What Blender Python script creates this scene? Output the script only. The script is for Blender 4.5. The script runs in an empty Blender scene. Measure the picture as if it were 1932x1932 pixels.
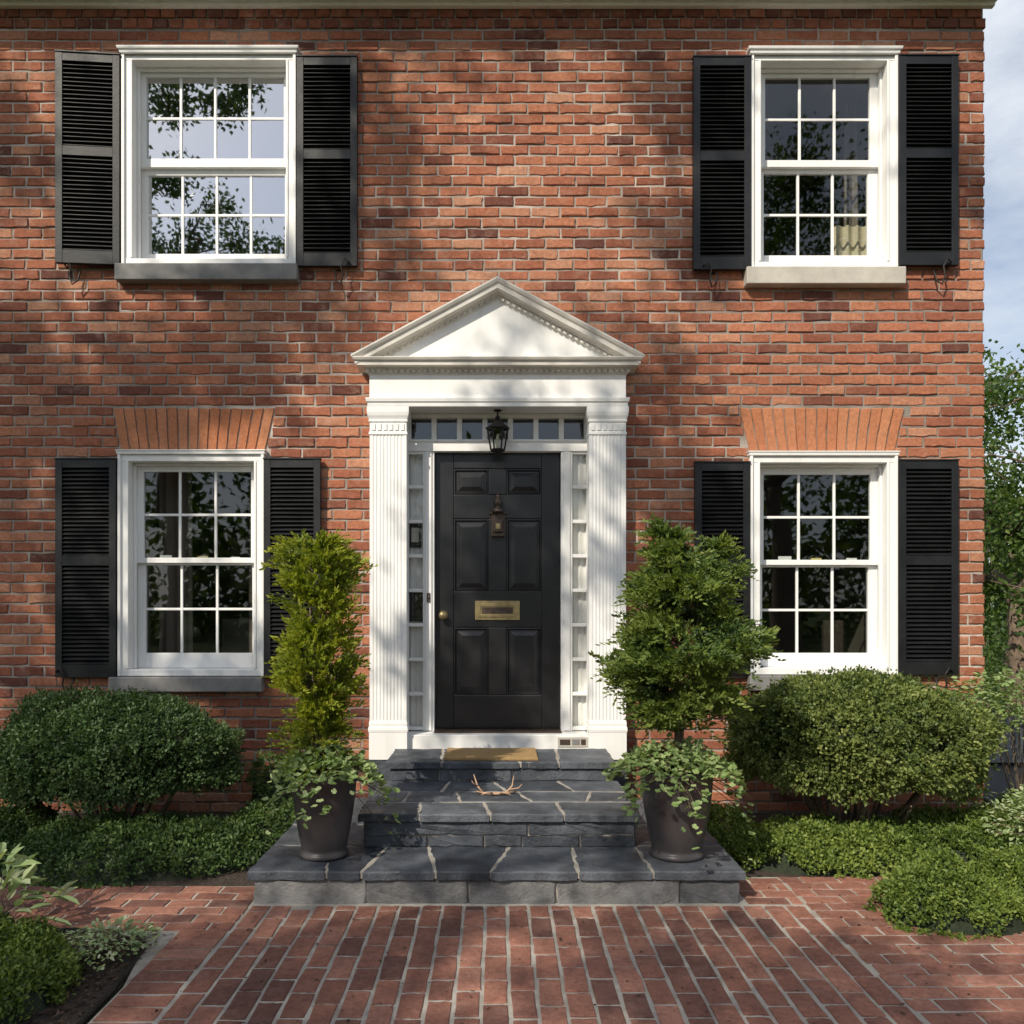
import bpy, math, random
import numpy as np
from mathutils import Vector, Matrix
rng = np.random.default_rng(11); random.seed(11)
R = random.uniform
S = np.array([-.44, -.627, .643]); S = S/np.linalg.norm(S)   # direction towards the sun

# ------------------------------------------------------------------ materials
class M:
    def __init__(s, name):
        s.m = bpy.data.materials.new(name); s.m.use_nodes = True
        s.nt = s.m.node_tree; s.nt.nodes.clear()
        s.out = s.n('ShaderNodeOutputMaterial')
        s.tc = s.n('ShaderNodeTexCoord')
    def n(s, t, **k):
        x = s.nt.nodes.new(t)
        for a, b in k.items(): setattr(x, a, b)
        return x
    def l(s, a, b): s.nt.links.new(a, b)
    def noise(s, scale, detail=4, rough=.55, vec=None):
        x = s.n('ShaderNodeTexNoise'); x.inputs['Scale'].default_value = scale
        x.inputs['Detail'].default_value = detail; x.inputs['Roughness'].default_value = rough
        s.l(vec if vec is not None else s.tc.outputs['Object'], x.inputs['Vector']); return x.outputs['Fac']
    def ramp(s, fac, stops, interp='LINEAR'):
        x = s.n('ShaderNodeValToRGB'); x.color_ramp.interpolation = interp
        e = x.color_ramp.elements
        while len(e) < len(stops): e.new(.5)
        for i, (p, c) in enumerate(stops):
            e[i].position = p
            e[i].color = (*c, 1) if not isinstance(c, (int, float)) else (c, c, c, 1)
        s.l(fac, x.inputs['Fac']); return x.outputs['Color']
    def mix(s, fac, a, b, mode='MIX'):
        x = s.n('ShaderNodeMix', data_type='RGBA', blend_type=mode)
        for v, i in ((fac, 0), (a, 6), (b, 7)):
            if hasattr(v, 'links'): s.l(v, x.inputs[i])
            elif isinstance(v, (int, float)) and i == 0: x.inputs[0].default_value = v
            else: x.inputs[i].default_value = (*v, 1) if not isinstance(v, (int, float)) else (v, v, v, 1)
        return x.outputs[2]
    def attr(s, name='rnd'):
        return s.n('ShaderNodeAttribute', attribute_name=name).outputs['Fac']
    def bump(s, h, strength=.5, dist=.01, nrm=None):
        x = s.n('ShaderNodeBump'); x.inputs['Strength'].default_value = strength
        x.inputs['Distance'].default_value = dist; s.l(h, x.inputs['Height'])
        if nrm is not None: s.l(nrm, x.inputs['Normal'])
        return x.outputs['Normal']
    def pbsdf(s, col, rough=.5, metal=0, nrm=None, spec=.5):
        p = s.n('ShaderNodeBsdfPrincipled')
        if hasattr(col, 'links'): s.l(col, p.inputs['Base Color'])
        else: p.inputs['Base Color'].default_value = (*col, 1)
        if hasattr(rough, 'links'): s.l(rough, p.inputs['Roughness'])
        else: p.inputs['Roughness'].default_value = rough
        p.inputs['Metallic'].default_value = metal
        p.inputs['Specular IOR Level'].default_value = spec
        if nrm is not None: s.l(nrm, p.inputs['Normal'])
        return p
    def done(s, sh): s.l(sh.outputs[0], s.out.inputs['Surface']); return s.m

def simple(name, col, rough=.5, var=.12, ns=6, bump=.15, bs=80, metal=0, spec=.5, bd=.003):
    k = M(name)
    a = k.noise(ns, 5)
    c = k.ramp(a, [(.3, tuple(x*(1-var) for x in col)), (.7, tuple(min(1, x*(1+var)) for x in col))])
    nr = k.bump(k.noise(bs, 4), bump, bd) if bump else None
    r = k.ramp(k.noise(ns*2.3, 4), [(.3, rough*.82), (.7, min(1, rough*1.15))])
    return k.done(k.pbsdf(c, r, metal, nr, spec))

def brick_mat(name, stops, mott=.35, big=.25, pale=.35, palec=(.52, .38, .30)):
    k = M(name)
    c = k.ramp(k.attr(), stops)
    n1 = k.ramp(k.noise(38, 6, .65), [(.3, 1-mott), (.7, 1+mott*.35)])
    c = k.mix(1, c, n1, 'MULTIPLY')
    n2 = k.ramp(k.noise(.7, 5, .6), [(.35, 1-big), (.65, 1.08)])
    c = k.mix(1, c, n2, 'MULTIPLY')
    spk = k.ramp(k.noise(140, 3, .7), [(.36, .45), (.44, 1)])
    c = k.mix(.6, c, spk, 'MULTIPLY')
    zone = k.ramp(k.noise(.55, 3), [(.4, .25), (.62, 1)])
    pf = k.ramp(k.noise(9, 7, .7), [(.50, 0), (.75, pale)])
    pf = k.mix(1, pf, zone, 'MULTIPLY')
    c = k.mix(pf, c, palec)
    h = k.mix(.5, k.noise(60, 5, .7), k.noise(220, 3, .7))
    return k.done(k.pbsdf(c, .88, 0, k.bump(h, 1, .009), .25))

m_brick = brick_mat('wall_brick', [(0, (.16, .06, .045)), (.15, (.30, .105, .064)), (.45, (.43, .155, .088)), (.75, (.51, .205, .115)), (1, (.58, .30, .19))], .34, .22, .55)
m_arch = brick_mat('arch_brick', [(0, (.48, .18, .085)), (1, (.58, .25, .13))], .25, .1, .12)
m_pave = brick_mat('paving_brick', [(0, (.16, .08, .066)), (.3, (.27, .12, .088)), (.7, (.37, .165, .115)), (1, (.43, .21, .155))], .36, .25, .35)
k = M('mortar')
c = k.ramp(k.noise(5, 6, .6), [(.3, (.32, .27, .23)), (.7, (.56, .51, .46))])
c = k.mix(1, c, k.ramp(k.noise(.5, 3), [(.42, .55), (.60, 1.1)]), 'MULTIPLY')
m_mortar = k.done(k.pbsdf(c, .95, 0, k.bump(k.noise(160, 5), .8, .006), .1))
k = M('paving_mortar')
c = k.ramp(k.noise(7, 6, .6), [(.3, (.24, .215, .19)), (.7, (.46, .43, .38))])
m_pmortar = k.done(k.pbsdf(c, .95, 0, k.bump(k.noise(160, 5), .8, .006), .1))
k = M('white_paint')
mp = k.n('ShaderNodeMapping'); mp.inputs['Scale'].default_value = (14, 14, 1.2); k.l(k.tc.outputs['Object'], mp.inputs['Vector'])
c = k.ramp(k.noise(1, 6, .6, mp.outputs[0]), [(.25, (.72, .71, .69)), (.45, (.80, .795, .78)), (.8, (.84, .835, .825))])
c = k.mix(k.ramp(k.noise(3.3, 7, .75), [(.56, 0), (.85, .3)]), c, (.58, .56, .52))
m_white = k.done(k.pbsdf(c, .45, 0, k.bump(k.noise(30, 6, .6, mp.outputs[0]), .3, .004)))
m_cream = simple('weathered_trim_paint', (.64, .61, .56), .6, .16, 7, .3, 90)
m_black = simple('black_shutter_paint', (.010, .0105, .012), .45, .35, 6, .25, 60, spec=.4)
m_door = simple('black_door_paint', (.013, .013, .015), .36, .2, 3, .12, 25)
m_iron = simple('wrought_iron', (.03, .027, .025), .55, .3, 20, .4, 120, .6)
m_brass = simple('brass', (.42, .33, .17), .42, .25, 20, .2, 120, .85)
m_bronze = simple('aged_bronze', (.085, .062, .05), .55, .3, 30, .3, 120, .6)
m_sillL = simple('grey_stone_sill', (.19, .185, .18), .8, .2, 8, .5, 90)
m_sillR = simple('limestone_sill', (.45, .42, .37), .8, .15, 8, .5, 90)
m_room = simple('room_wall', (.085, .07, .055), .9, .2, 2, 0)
m_curtain = simple('curtain', (.62, .55, .38), .9, .1, 5, .1)
m_sheer = simple('sheer_curtain', (.80, .79, .75), .9, .05, 5, .1)
m_dim = simple('grey_fabric', (.20, .17, .14), .9, .1, 5, .1)
m_pot = simple('charcoal_glazed_pot', (.060, .052, .052), .40, .3, 4, .2, 30)
m_soil = simple('soil', (.045, .032, .024), .95, .4, 14, 1, 60, bd=.02)
m_roof = simple('roof_shingle', (.07, .07, .075), .9, .3, 9, .6, 40)
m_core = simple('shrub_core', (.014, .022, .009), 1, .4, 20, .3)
m_bark = simple('bark', (.14, .10, .07), .9, .35, 14, 1, 50, bd=.01)
m_card = simple('card_paper', (.62, .52, .16), .7, .1)
m_tyre = simple('tyre_rubber', (.02, .02, .02), .8)
m_carp = simple('car_paint', (.010, .011, .014), .3, .05, 1, 0, spec=.3)
m_chrome = simple('chrome', (.7, .7, .7), .15, .05, 1, 0, metal=1)
m_asph = simple('asphalt', (.05, .05, .052), .9, .25, 12, .7, 160)

k = M('doormat_coir')
c = k.ramp(k.noise(130, 4, .7), [(.3, (.26, .16, .07)), (.7, (.52, .36, .18))])
m_coir = k.done(k.pbsdf(c, .95, 0, k.bump(k.noise(240, 3), 1, .01), .1))

def slate(name, lo, hi):
    k = M(name)
    c = k.ramp(k.attr(), [(0, lo), (1, hi)])
    c = k.mix(1, c, k.ramp(k.noise(6, 8, .65), [(.3, .5), (.7, 1.5)]), 'MULTIPLY')
    c = k.mix(k.ramp(k.noise(18, 6, .75), [(.58, 0), (.82, .4)]), c, (.30, .30, .30))
    r = k.ramp(k.noise(9, 5), [(.3, .36), (.7, .70)])
    h = k.mix(.4, k.noise(11, 8, .65), k.noise(70, 5, .7))
    return k.done(k.pbsdf(c, r, 0, k.bump(h, .9, .02), .45))
m_slate = slate('bluestone', (.036, .043, .056), (.095, .105, .122))
m_block = slate('step_stone', (.045, .050, .060), (.24, .235, .23))

def glass(name, refl, tint=(.75, .78, .78), wav=.05):
    k = M(name)
    t = k.n('ShaderNodeBsdfTransparent'); t.inputs[0].default_value = (*tint, 1)
    g = k.n('ShaderNodeBsdfGlossy'); g.inputs['Roughness'].default_value = .015
    g.inputs['Color'].default_value = (.95, .97, 1, 1)
    nr = k.bump(k.noise(3.0, 1, .4), wav, .01); k.l(nr, g.inputs['Normal'])
    mx = k.n('ShaderNodeMixShader'); mx.inputs[0].default_value = refl
    k.l(t.outputs[0], mx.inputs[1]); k.l(g.outputs[0], mx.inputs[2])
    return k.done(mx)
m_glass = glass('window_glass', .085, wav=.09)
m_glassS = glass('sidelight_glass', .05, (.92, .93, .93))
m_glassR = glass('boosted_reflection_glass', .58, wav=.09)  # reflectance raised to brighten the sky reflection; no real coating on this window

def leafmat(name, stops, trans=.28, rough=.5):
    k = M(name)
    c = k.ramp(k.attr(), stops)
    p = k.pbsdf(c, rough, 0, None, .35)
    t = k.n('ShaderNodeBsdfTranslucent')
    cc = k.mix(1, c, (1.5, 1.5, .6), 'MULTIPLY'); k.l(cc, t.inputs[0])
    mx = k.n('ShaderNodeMixShader'); mx.inputs[0].default_value = trans
    k.l(p.outputs[0], mx.inputs[1]); k.l(t.outputs[0], mx.inputs[2])
    return k.done(mx)
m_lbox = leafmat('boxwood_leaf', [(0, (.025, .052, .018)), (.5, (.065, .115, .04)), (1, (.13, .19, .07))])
m_lboxR = leafmat('boxwood_leaf_painted_sun', [(0, (.04, .07, .018)), (.5, (.13, .175, .045)), (1, (.27, .30, .09))])  # yellower copy of the boxwood leaf, with sunlight put into the colour
m_lgold = leafmat('golden_cypress_leaf', [(0, (.04, .07, .010)), (.5, (.14, .19, .02)), (1, (.29, .32, .035))], .38)
m_lcon = leafmat('cypress_leaf', [(0, (.022, .05, .015)), (.5, (.075, .125, .03)), (1, (.18, .23, .05))], .33)
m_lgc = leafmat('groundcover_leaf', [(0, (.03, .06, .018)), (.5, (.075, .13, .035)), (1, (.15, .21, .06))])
m_lgcR = leafmat('groundcover_leaf_painted_sun', [(0, (.04, .075, .015)), (.5, (.13, .19, .035)), (1, (.25, .30, .065))])  # lighter groundcover copy; its sunlit look is painted into the greens
m_lpale = leafmat('pale_leaf', [(0, (.08, .13, .045)), (.5, (.20, .29, .10)), (1, (.38, .45, .22))], .3)
m_ltree = leafmat('tree_leaf', [(0, (.025, .055, .012)), (.5, (.075, .13, .028)), (1, (.15, .21, .045))], .38)
m_lshade = leafmat('dense_tree_leaf', [(0, (.025, .055, .012)), (.5, (.06, .105, .025)), (1, (.12, .17, .04))], .15)
m_lvar = leafmat('variegated_leaf', [(0, (.14, .22, .08)), (.5, (.28, .36, .17)), (1, (.55, .56, .40))], .25)
m_chip = brick_mat('mulch_chip', [(0, (.03, .02, .015)), (1, (.14, .09, .065))], .3, .1, 0)

k = M('ground')
c = k.ramp(k.noise(.8, 6), [(.3, (.035, .06, .018)), (.7, (.07, .10, .03))])
c = k.mix(1, c, k.ramp(k.noise(60, 5, .8), [(.3, .5), (.7, 1.4)]), 'MULTIPLY')
m_ground = k.done(k.pbsdf(c, .95, 0, k.bump(k.noise(90, 4), 1, .03), .1))

# ------------------------------------------------------------------ mesh helpers
def link(o, parent=None):
    bpy.context.scene.collection.objects.link(o)
    if parent is not None:
        o.parent = parent; o.matrix_parent_inverse = Matrix.Translation(parent.location).inverted()
    return o
def empty(name, loc=(0, 0, 0)):
    e = bpy.data.objects.new(name, None); e.location = loc; e.empty_display_size = .2
    bpy.context.scene.collection.objects.link(e); return e

def npmesh(name, V, F, sizes, mat, rnd=None, parent=None, smooth=False):
    me = bpy.data.meshes.new(name)
    V = np.ascontiguousarray(V, dtype=np.float32).reshape(-1, 3)
    F = np.ascontiguousarray(F, dtype=np.int32).ravel(); sizes = np.asarray(sizes, dtype=np.int32)
    me.vertices.add(len(V)); me.vertices.foreach_set('co', V.ravel())
    me.loops.add(len(F)); me.loops.foreach_set('vertex_index', F)
    st = np.concatenate([[0], np.cumsum(sizes)[:-1]]).astype(np.int32)
    me.polygons.add(len(sizes)); me.polygons.foreach_set('loop_start', st); me.polygons.foreach_set('loop_total', sizes)
    me.update(calc_edges=True)
    if rnd is not None:
        a = me.attributes.new('rnd', 'FLOAT', 'FACE'); a.data.foreach_set('value', np.asarray(rnd, dtype=np.float32))
    me.polygons.foreach_set('use_smooth', np.full(len(sizes), smooth))
    me.materials.append(mat)
    return link(bpy.data.objects.new(name, me), parent)

class B:
    def __init__(s): s.v = []; s.f = []; s.mi = []; s.mats = []; s.sm = []; s.r = []
    def mid(s, m):
        if m not in s.mats: s.mats.append(m)
        return s.mats.index(m)
    def add(s, vs, fs, m, smooth=False, r=None):
        o = len(s.v); s.v += [tuple(map(float, p)) for p in vs]; i = s.mid(m); r = R(0, 1) if r is None else r
        for f in fs: s.f.append([a+o for a in f]); s.mi.append(i); s.sm.append(smooth); s.r.append(r)
    def box(s, x0, x1, y0, y1, z0, z1, m):
        s.add([(x0,y0,z0),(x1,y0,z0),(x1,y1,z0),(x0,y1,z0),(x0,y0,z1),(x1,y0,z1),(x1,y1,z1),(x0,y1,z1)],
              [(0,3,2,1),(4,5,6,7),(0,1,5,4),(1,2,6,5),(2,3,7,6),(3,0,4,7)], m)
    def xbox(s, mat4, sx, sy, sz, m):
        P = [mat4 @ Vector((a*sx/2, b*sy/2, c*sz/2)) for c in (-1, 1) for a, b in ((-1,-1),(1,-1),(1,1),(-1,1))]
        s.add(P, [(0,3,2,1),(4,5,6,7),(0,1,5,4),(1,2,6,5),(2,3,7,6),(3,0,4,7)], m)
    def tube(s, pts, rad, m, n=6, smooth=True):
        pts = [Vector(p) for p in pts]
        if isinstance(rad, (int, float)): rad = [rad]*len(pts)
        vs = []; fs = []
        prev = None
        for i, p in enumerate(pts):
            d = (pts[min(i+1, len(pts)-1)]-pts[max(i-1, 0)]).normalized()
            a = Vector((0, 0, 1)) if abs(d.z) < .9 else Vector((1, 0, 0))
            if prev is not None:
                a = prev
            u = d.cross(a).normalized() if d.cross(a).length > 1e-4 else d.orthogonal().normalized()
            w = u.cross(d).normalized(); prev = w
            for j in range(n):
                t = 2*math.pi*j/n
                vs.append(p + (u*math.cos(t)+w*math.sin(t))*rad[i])
        for i in range(len(pts)-1):
            for j in range(n):
                fs.append((i*n+j, i*n+(j+1) % n, (i+1)*n+(j+1) % n, (i+1)*n+j))
        fs.append(tuple(range(n-1, -1, -1))); fs.append(tuple((len(pts)-1)*n+j for j in range(n)))
        s.add(vs, fs, m, smooth)
    def lathe(s, c, prof, m, n=32, smooth=True, rot=0):
        vs = []; fs = []
        for r, z in prof:
            for j in range(n):
                t = 2*math.pi*j/n+rot; vs.append((c[0]+r*math.cos(t), c[1]+r*math.sin(t), c[2]+z))
        for i in range(len(prof)-1):
            for j in range(n): fs.append((i*n+j, i*n+(j+1) % n, (i+1)*n+(j+1) % n, (i+1)*n+j))
        s.add(vs, fs, m, smooth)
    def mould(s, prof, xh, yf, yw, m, cx=0):
        vs = []
        for o, z in prof:
            vs += [(cx-xh-o, yw, z), (cx-xh-o, yf-o, z), (cx+xh+o, yf-o, z), (cx+xh+o, yw, z)]
        fs = []
        for i in range(len(prof)-1):
            for j in range(3): fs.append((i*4+j, i*4+j+1, (i+1)*4+j+1, (i+1)*4+j))
        s.add(vs, fs, m)
    def build(s, name, parent=None, bevel=0, seg=2):
        me = bpy.data.meshes.new(name); me.from_pydata(s.v, [], s.f)
        for m in s.mats: me.materials.append(m)
        me.polygons.foreach_set('material_index', s.mi); me.polygons.foreach_set('use_smooth', s.sm)
        a = me.attributes.new('rnd', 'FLOAT', 'FACE'); a.data.foreach_set('value', s.r)
        me.update()
        o = link(bpy.data.objects.new(name, me), parent)
        if bevel:
            b = o.modifiers.new('bevel', 'BEVEL'); b.width = bevel; b.segments = seg; b.limit_method = 'ANGLE'; b.angle_limit = math.radians(40)
            b.use_clamp_overlap = True
        return o

def slab(b, poly, back, front, bevel, org, U, W, N, m, jit=.003, step=.06, warp=.0):
    pts = []
    n = len(poly)
    for i in range(n):
        p = np.array(poly[i]); q = np.array(poly[(i+1) % n]); L = np.linalg.norm(q-p)
        kk = max(1, int(L/step))
        for j in range(kk): pts.append(p+(q-p)*j/kk + rng.normal(0, jit, 2)*(1 if j else .4))
    pts = np.array(pts); c = pts.mean(0); d = c-pts; d /= np.linalg.norm(d, axis=1)[:, None]+1e-9
    rings = [(pts, back), (pts, front-bevel), (pts+d*bevel*rng.uniform(.7, 1.6, (len(pts), 1)), front)]
    vs = []; org, U, W, N = map(np.array, (org, U, W, N))
    for P, h in rings:
        for p in P: vs.append(org+U*p[0]+W*p[1]+N*(h+(R(-warp, warp) if h == front else 0)))
    k = len(pts); fs = []
    for r in range(2):
        for i in range(k): fs.append((r*k+i, r*k+(i+1) % k, (r+1)*k+(i+1) % k, (r+1)*k+i))
    fs.append(tuple(2*k+i for i in range(k)))
    b.add(vs, fs, m)

RING = np.array([(-1,-1),(-.5,-1),(0,-1),(.5,-1),(1,-1),(1,0),(1,1),(.5,1),(0,1),(-.5,1),(-1,1),(-1,0)], float)
def bricks(name, C, H, off, depth, bevel, org, U, W, N, jit, mat, rnd, parent=None, ti=.01):
    C = np.array(C); H = np.array(H); n = len(C); k = 12
    off = np.array(off)
    org, U, W, N = [np.array(a, float) for a in (org, U, W, N)]
    J = rng.normal(0, jit, (n, k, 2))
    ang = rng.normal(0, .008, n)
    outer = RING[None]*H[:, None]+J*.6
    inner = RING[None]*(H[:, None]-bevel*rng.uniform(.6, 1.5, (n, k, 1)))+J
    ca, sa = np.cos(ang)[:, None], np.sin(ang)[:, None]
    def rot(P): return np.stack([P[..., 0]*ca-P[..., 1]*sa, P[..., 0]*sa+P[..., 1]*ca], -1)+C[:, None]
    outer, inner = rot(outer), rot(inner)
    tilt = np.clip(rng.normal(0, ti, (n, 1, 2)), -2*ti, 2*ti)
    hin = off[:, None]+(RING[None]*H[:, None]*tilt).sum(-1)+rng.normal(0, jit*.25, (n, k))
    rings = [(outer, np.repeat((off-depth)[:, None], k, 1)), (outer, hin-bevel), (inner, hin)]
    V = np.stack([org+P[..., :1]*U+P[..., 1:]*W+h[..., None]*N for P, h in rings], 1).reshape(n, -1, 3)
    base = np.arange(n)[:, None]*36
    q = []
    for r in range(2):
        for i in range(k): q.append((r*k+i, r*k+(i+1) % k, (r+1)*k+(i+1) % k, (r+1)*k+i))
    q = np.array(q).ravel(); front = np.arange(24, 36)
    tmpl = np.concatenate([q, front])
    F = (base+tmpl[None]).ravel(); sizes = np.tile([4]*24+[12], n)
    return npmesh(name, V, F, sizes, mat, np.repeat(rnd, 25), parent)

def layout(x0, x1, z0, z1, L, Hh, mort, excl=(), wob=.0, jl=.004):
    C = []; H = []; k = 0; z = z0
    while z+Hh <= z1+.001:
        zc = z+Hh/2
        iv = [(x0, x1)]
        for e in excl:
            r = e(zc)
            if r is None: continue
            niv = []
            for a, b in iv:
                if r[1] <= a or r[0] >= b: niv.append((a, b)); continue
                if r[0] > a: niv.append((a, r[0]))
                if r[1] < b: niv.append((r[1], b))
            iv = niv
        start = x0-(L/2 if k % 2 else 0)
        js = start+np.arange(int((x1-x0)/L)+3)*L+rng.normal(0, jl, int((x1-x0)/L)+3)
        for a, b in iv:
            for i in range(len(js)-1):
                p = max(js[i]+mort/2, a); q = min(js[i+1]-mort/2, b)
                if q-p < .035: continue
                cx = (p+q)/2
                C.append((cx, zc+wob*math.sin(cx*1.1+k*.35))); H.append(((q-p)/2, (Hh-mort)/2+R(-.0018, .0018)))
        z += Hh; k += 1
    return C, H

# ------------------------------------------------------------------ foliage helpers
def unit(a): return a/(np.linalg.norm(a, axis=-1, keepdims=True)+1e-9)
def snoise(P, sc, seed=0):
    r = np.random.default_rng(seed); o = 0
    for i in range(6):
        d = r.normal(size=3); d /= np.linalg.norm(d); o = o+np.sin((P@d)*sc*r.uniform(.7, 1.5)+r.uniform(0, 6.28))
    return o/3.0
T_DIA = (np.array([(0,0,0),(.45,.5,.08),(1,0,0),(.45,-.5,.08)]), [(0,3,2,1)])
T_OVAL = (np.array([(0,0,0),(.3,.42,.07),(.72,.36,.06),(1,0,-.05),(.72,-.36,.06),(.3,-.42,.07)]), [(0,5,4,3),(0,3,2,1)])
_a = np.linspace(0, 2*np.pi, 13)[:-1]
_rr = np.where(np.arange(12) % 2 == 0, 1., .80)
T_ROUND = (np.concatenate([[(0.5, 0, -.06)], np.stack([.5-.5*_rr*np.cos(_a)*np.where(np.arange(12)==0, .4, 1), .5*_rr*np.sin(_a), .04*np.cos(2*_a)], 1)]),
           [(0, 1+(i+1) % 12, 1+i) for i in range(12)])
def leaves(name, P, D, Nn, L, Wd, tmpl, rnd, mat, parent=None):
    D = unit(D); T = unit(np.cross(Nn, D)); Nn = np.cross(D, T)
    tv, tf = tmpl
    L = np.broadcast_to(L, (len(P),))[:, None, None]; Wd = np.broadcast_to(Wd, (len(P),))[:, None, None]
    V = P[:, None]+D[:, None]*tv[None, :, :1]*L+T[:, None]*tv[None, :, 1:2]*Wd+Nn[:, None]*tv[None, :, 2:]*L
    F = (np.arange(len(P))[:, None]*len(tv)+np.array([i for f in tf for i in f])[None]).ravel()
    sizes = np.tile([len(f) for f in tf], len(P))
    return npmesh(name, V, F, sizes, mat, np.clip(np.repeat(rnd, len(tf)), 0, 1), parent, False)
def clusters(Cc, Nc, k, spread, outb=.9):
    n = len(Cc)
    D = unit(Nc[:, None]*outb+rng.normal(0, .75, (n, k, 3)))
    P = Cc[:, None]+rng.normal(0, spread, (n, k, 3))
    Nn = unit(Nc[:, None]+rng.normal(0, .7, (n, k, 3))+np.array([0, 0, .4]))
    r = np.clip(rng.normal(.45, .17, (n, 1))+rng.normal(0, .14, (n, k)), 0, 1)
    return P.reshape(-1, 3), D.reshape(-1, 3), Nn.reshape(-1, 3), r.ravel()

def shrub(name, c, rad, n, k, ls, mat, low=-.5, p=2.2, seed=1, lump=.10, spread=.015):
    e = empty(name, (c[0], c[1], 0)); c = np.array(c, float); rad = np.array(rad, float)
    d = unit(rng.normal(size=(int(n*1.7), 3))); d = d[d[:, 2] > low+.15*snoise(d, 5, seed+3)][:n]
    def surf(d):
        f = (np.abs(d)**p).sum(1)**(-1/p)
        return f*(1+lump*snoise(d, 2.6, seed)+lump*.7*snoise(d, 8, seed+1)+lump*.35*snoise(d, 19, seed+2))
    f = surf(d); dep = 1-.20*rng.uniform(0, 1, len(d))**2.2+rng.normal(0, .024, len(d))+np.where(rng.uniform(0, 1, len(d)) < .08, rng.uniform(.02, .10, len(d)), 0)
    C = c+d*(f*dep)[:, None]*rad
    P, D, Nn, r = clusters(C, unit(d/rad), k, spread)
    r = np.clip(r+.16*snoise(P, 9, seed+5), 0, 1)
    leaves('foliage', P, D, Nn, ls*rng.uniform(.7, 1.25, len(P)), ls*.6*rng.uniform(.8, 1.2, len(P)), T_DIA, r, mat, e)
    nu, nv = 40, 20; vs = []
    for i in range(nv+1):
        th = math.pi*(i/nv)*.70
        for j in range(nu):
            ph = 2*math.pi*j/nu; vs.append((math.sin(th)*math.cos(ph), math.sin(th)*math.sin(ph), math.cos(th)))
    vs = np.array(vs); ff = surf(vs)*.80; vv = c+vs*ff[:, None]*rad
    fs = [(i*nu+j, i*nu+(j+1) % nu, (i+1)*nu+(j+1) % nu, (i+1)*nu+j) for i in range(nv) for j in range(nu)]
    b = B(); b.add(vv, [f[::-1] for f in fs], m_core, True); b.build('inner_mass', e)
    b = B()
    for i in range(22):
        a = R(0, 6.28); rr = R(.3, .8)
        top = c+np.array([math.cos(a)*rad[0]*rr, math.sin(a)*rad[1]*rr, -rad[2]*R(.1, .4)])
        bs = np.array([c[0]+math.cos(a)*rad[0]*.14, c[1]+math.sin(a)*rad[1]*.14, -.02])
        mid = (top*.45+bs*.55)+np.array([R(-.05, .05), R(-.03, .03), -.04])
        b.tube([bs, mid, top], [.017, .012, .006], m_bark, 6)
    b.build('stems', e)
    return e

def mound(name, ells, n, k, ls, mat, seed=3, tm=T_DIA):
    cx = np.mean([e[0] for e in ells]); cy = np.mean([e[1] for e in ells])
    em = empty(name, (cx, cy, 0)); area = np.array([e[2]*e[3] for e in ells]); tot = area.sum()
    Cs = []; Ns = []; b = B()
    def hgt(e, X, Y):
        q = np.clip(1-((X-e[0])/e[2])**2-((Y-e[1])/e[3])**2, 0, 1)
        P3 = np.stack([X, Y, X*0], -1)
        return e[4]*q**.45*(1+.25*snoise(P3, 7, seed)+.18*snoise(P3, 19, seed+1))
    for e, ar in zip(ells, area):
        m = int(n*ar/tot); a = rng.uniform(0, 6.28, m); r = rng.uniform(0, 1, m)**.45
        wob = 1+.08*np.sin(a*3+seed)+.05*np.sin(a*7+1)+.04*np.sin(a*13+2)
        X = e[0]+np.cos(a)*r*e[2]*wob; Y = e[1]+np.sin(a)*r*e[3]*wob
        Z = hgt(e, X, Y)-rng.uniform(0, .035, m)+.012+np.where(rng.uniform(0, 1, m) < .06, .03, 0)
        nx = (X-e[0])/e[2]**2*.35*e[4]*4; ny = (Y-e[1])/e[3]**2*.35*e[4]*4
        Cs.append(np.stack([X, Y, Z], 1)); Ns.append(unit(np.stack([nx, ny, np.ones(m)], 1)))
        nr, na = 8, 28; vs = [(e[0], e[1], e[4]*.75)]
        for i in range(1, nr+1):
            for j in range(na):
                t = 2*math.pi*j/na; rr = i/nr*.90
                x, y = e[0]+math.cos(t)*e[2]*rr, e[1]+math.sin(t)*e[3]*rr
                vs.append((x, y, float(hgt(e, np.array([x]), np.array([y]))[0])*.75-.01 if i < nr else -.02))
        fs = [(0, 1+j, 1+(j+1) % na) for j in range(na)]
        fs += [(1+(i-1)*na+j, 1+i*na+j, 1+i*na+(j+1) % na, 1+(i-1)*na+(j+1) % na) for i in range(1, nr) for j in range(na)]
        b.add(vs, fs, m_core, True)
    P, D, Nn, r = clusters(np.concatenate(Cs), np.concatenate(Ns), k, .014, .6)
    P[:, 2] = np.maximum(P[:, 2], .014)
    r = np.clip(r+.17*snoise(P, 8, seed+2), 0, 1)
    leaves('foliage', P, D, Nn, ls*rng.uniform(.7, 1.3, len(P)), ls*.6*rng.uniform(.8, 1.2, len(P)), tm, r, mat, em)
    b.build('inner_mass', em)
    return em

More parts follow.
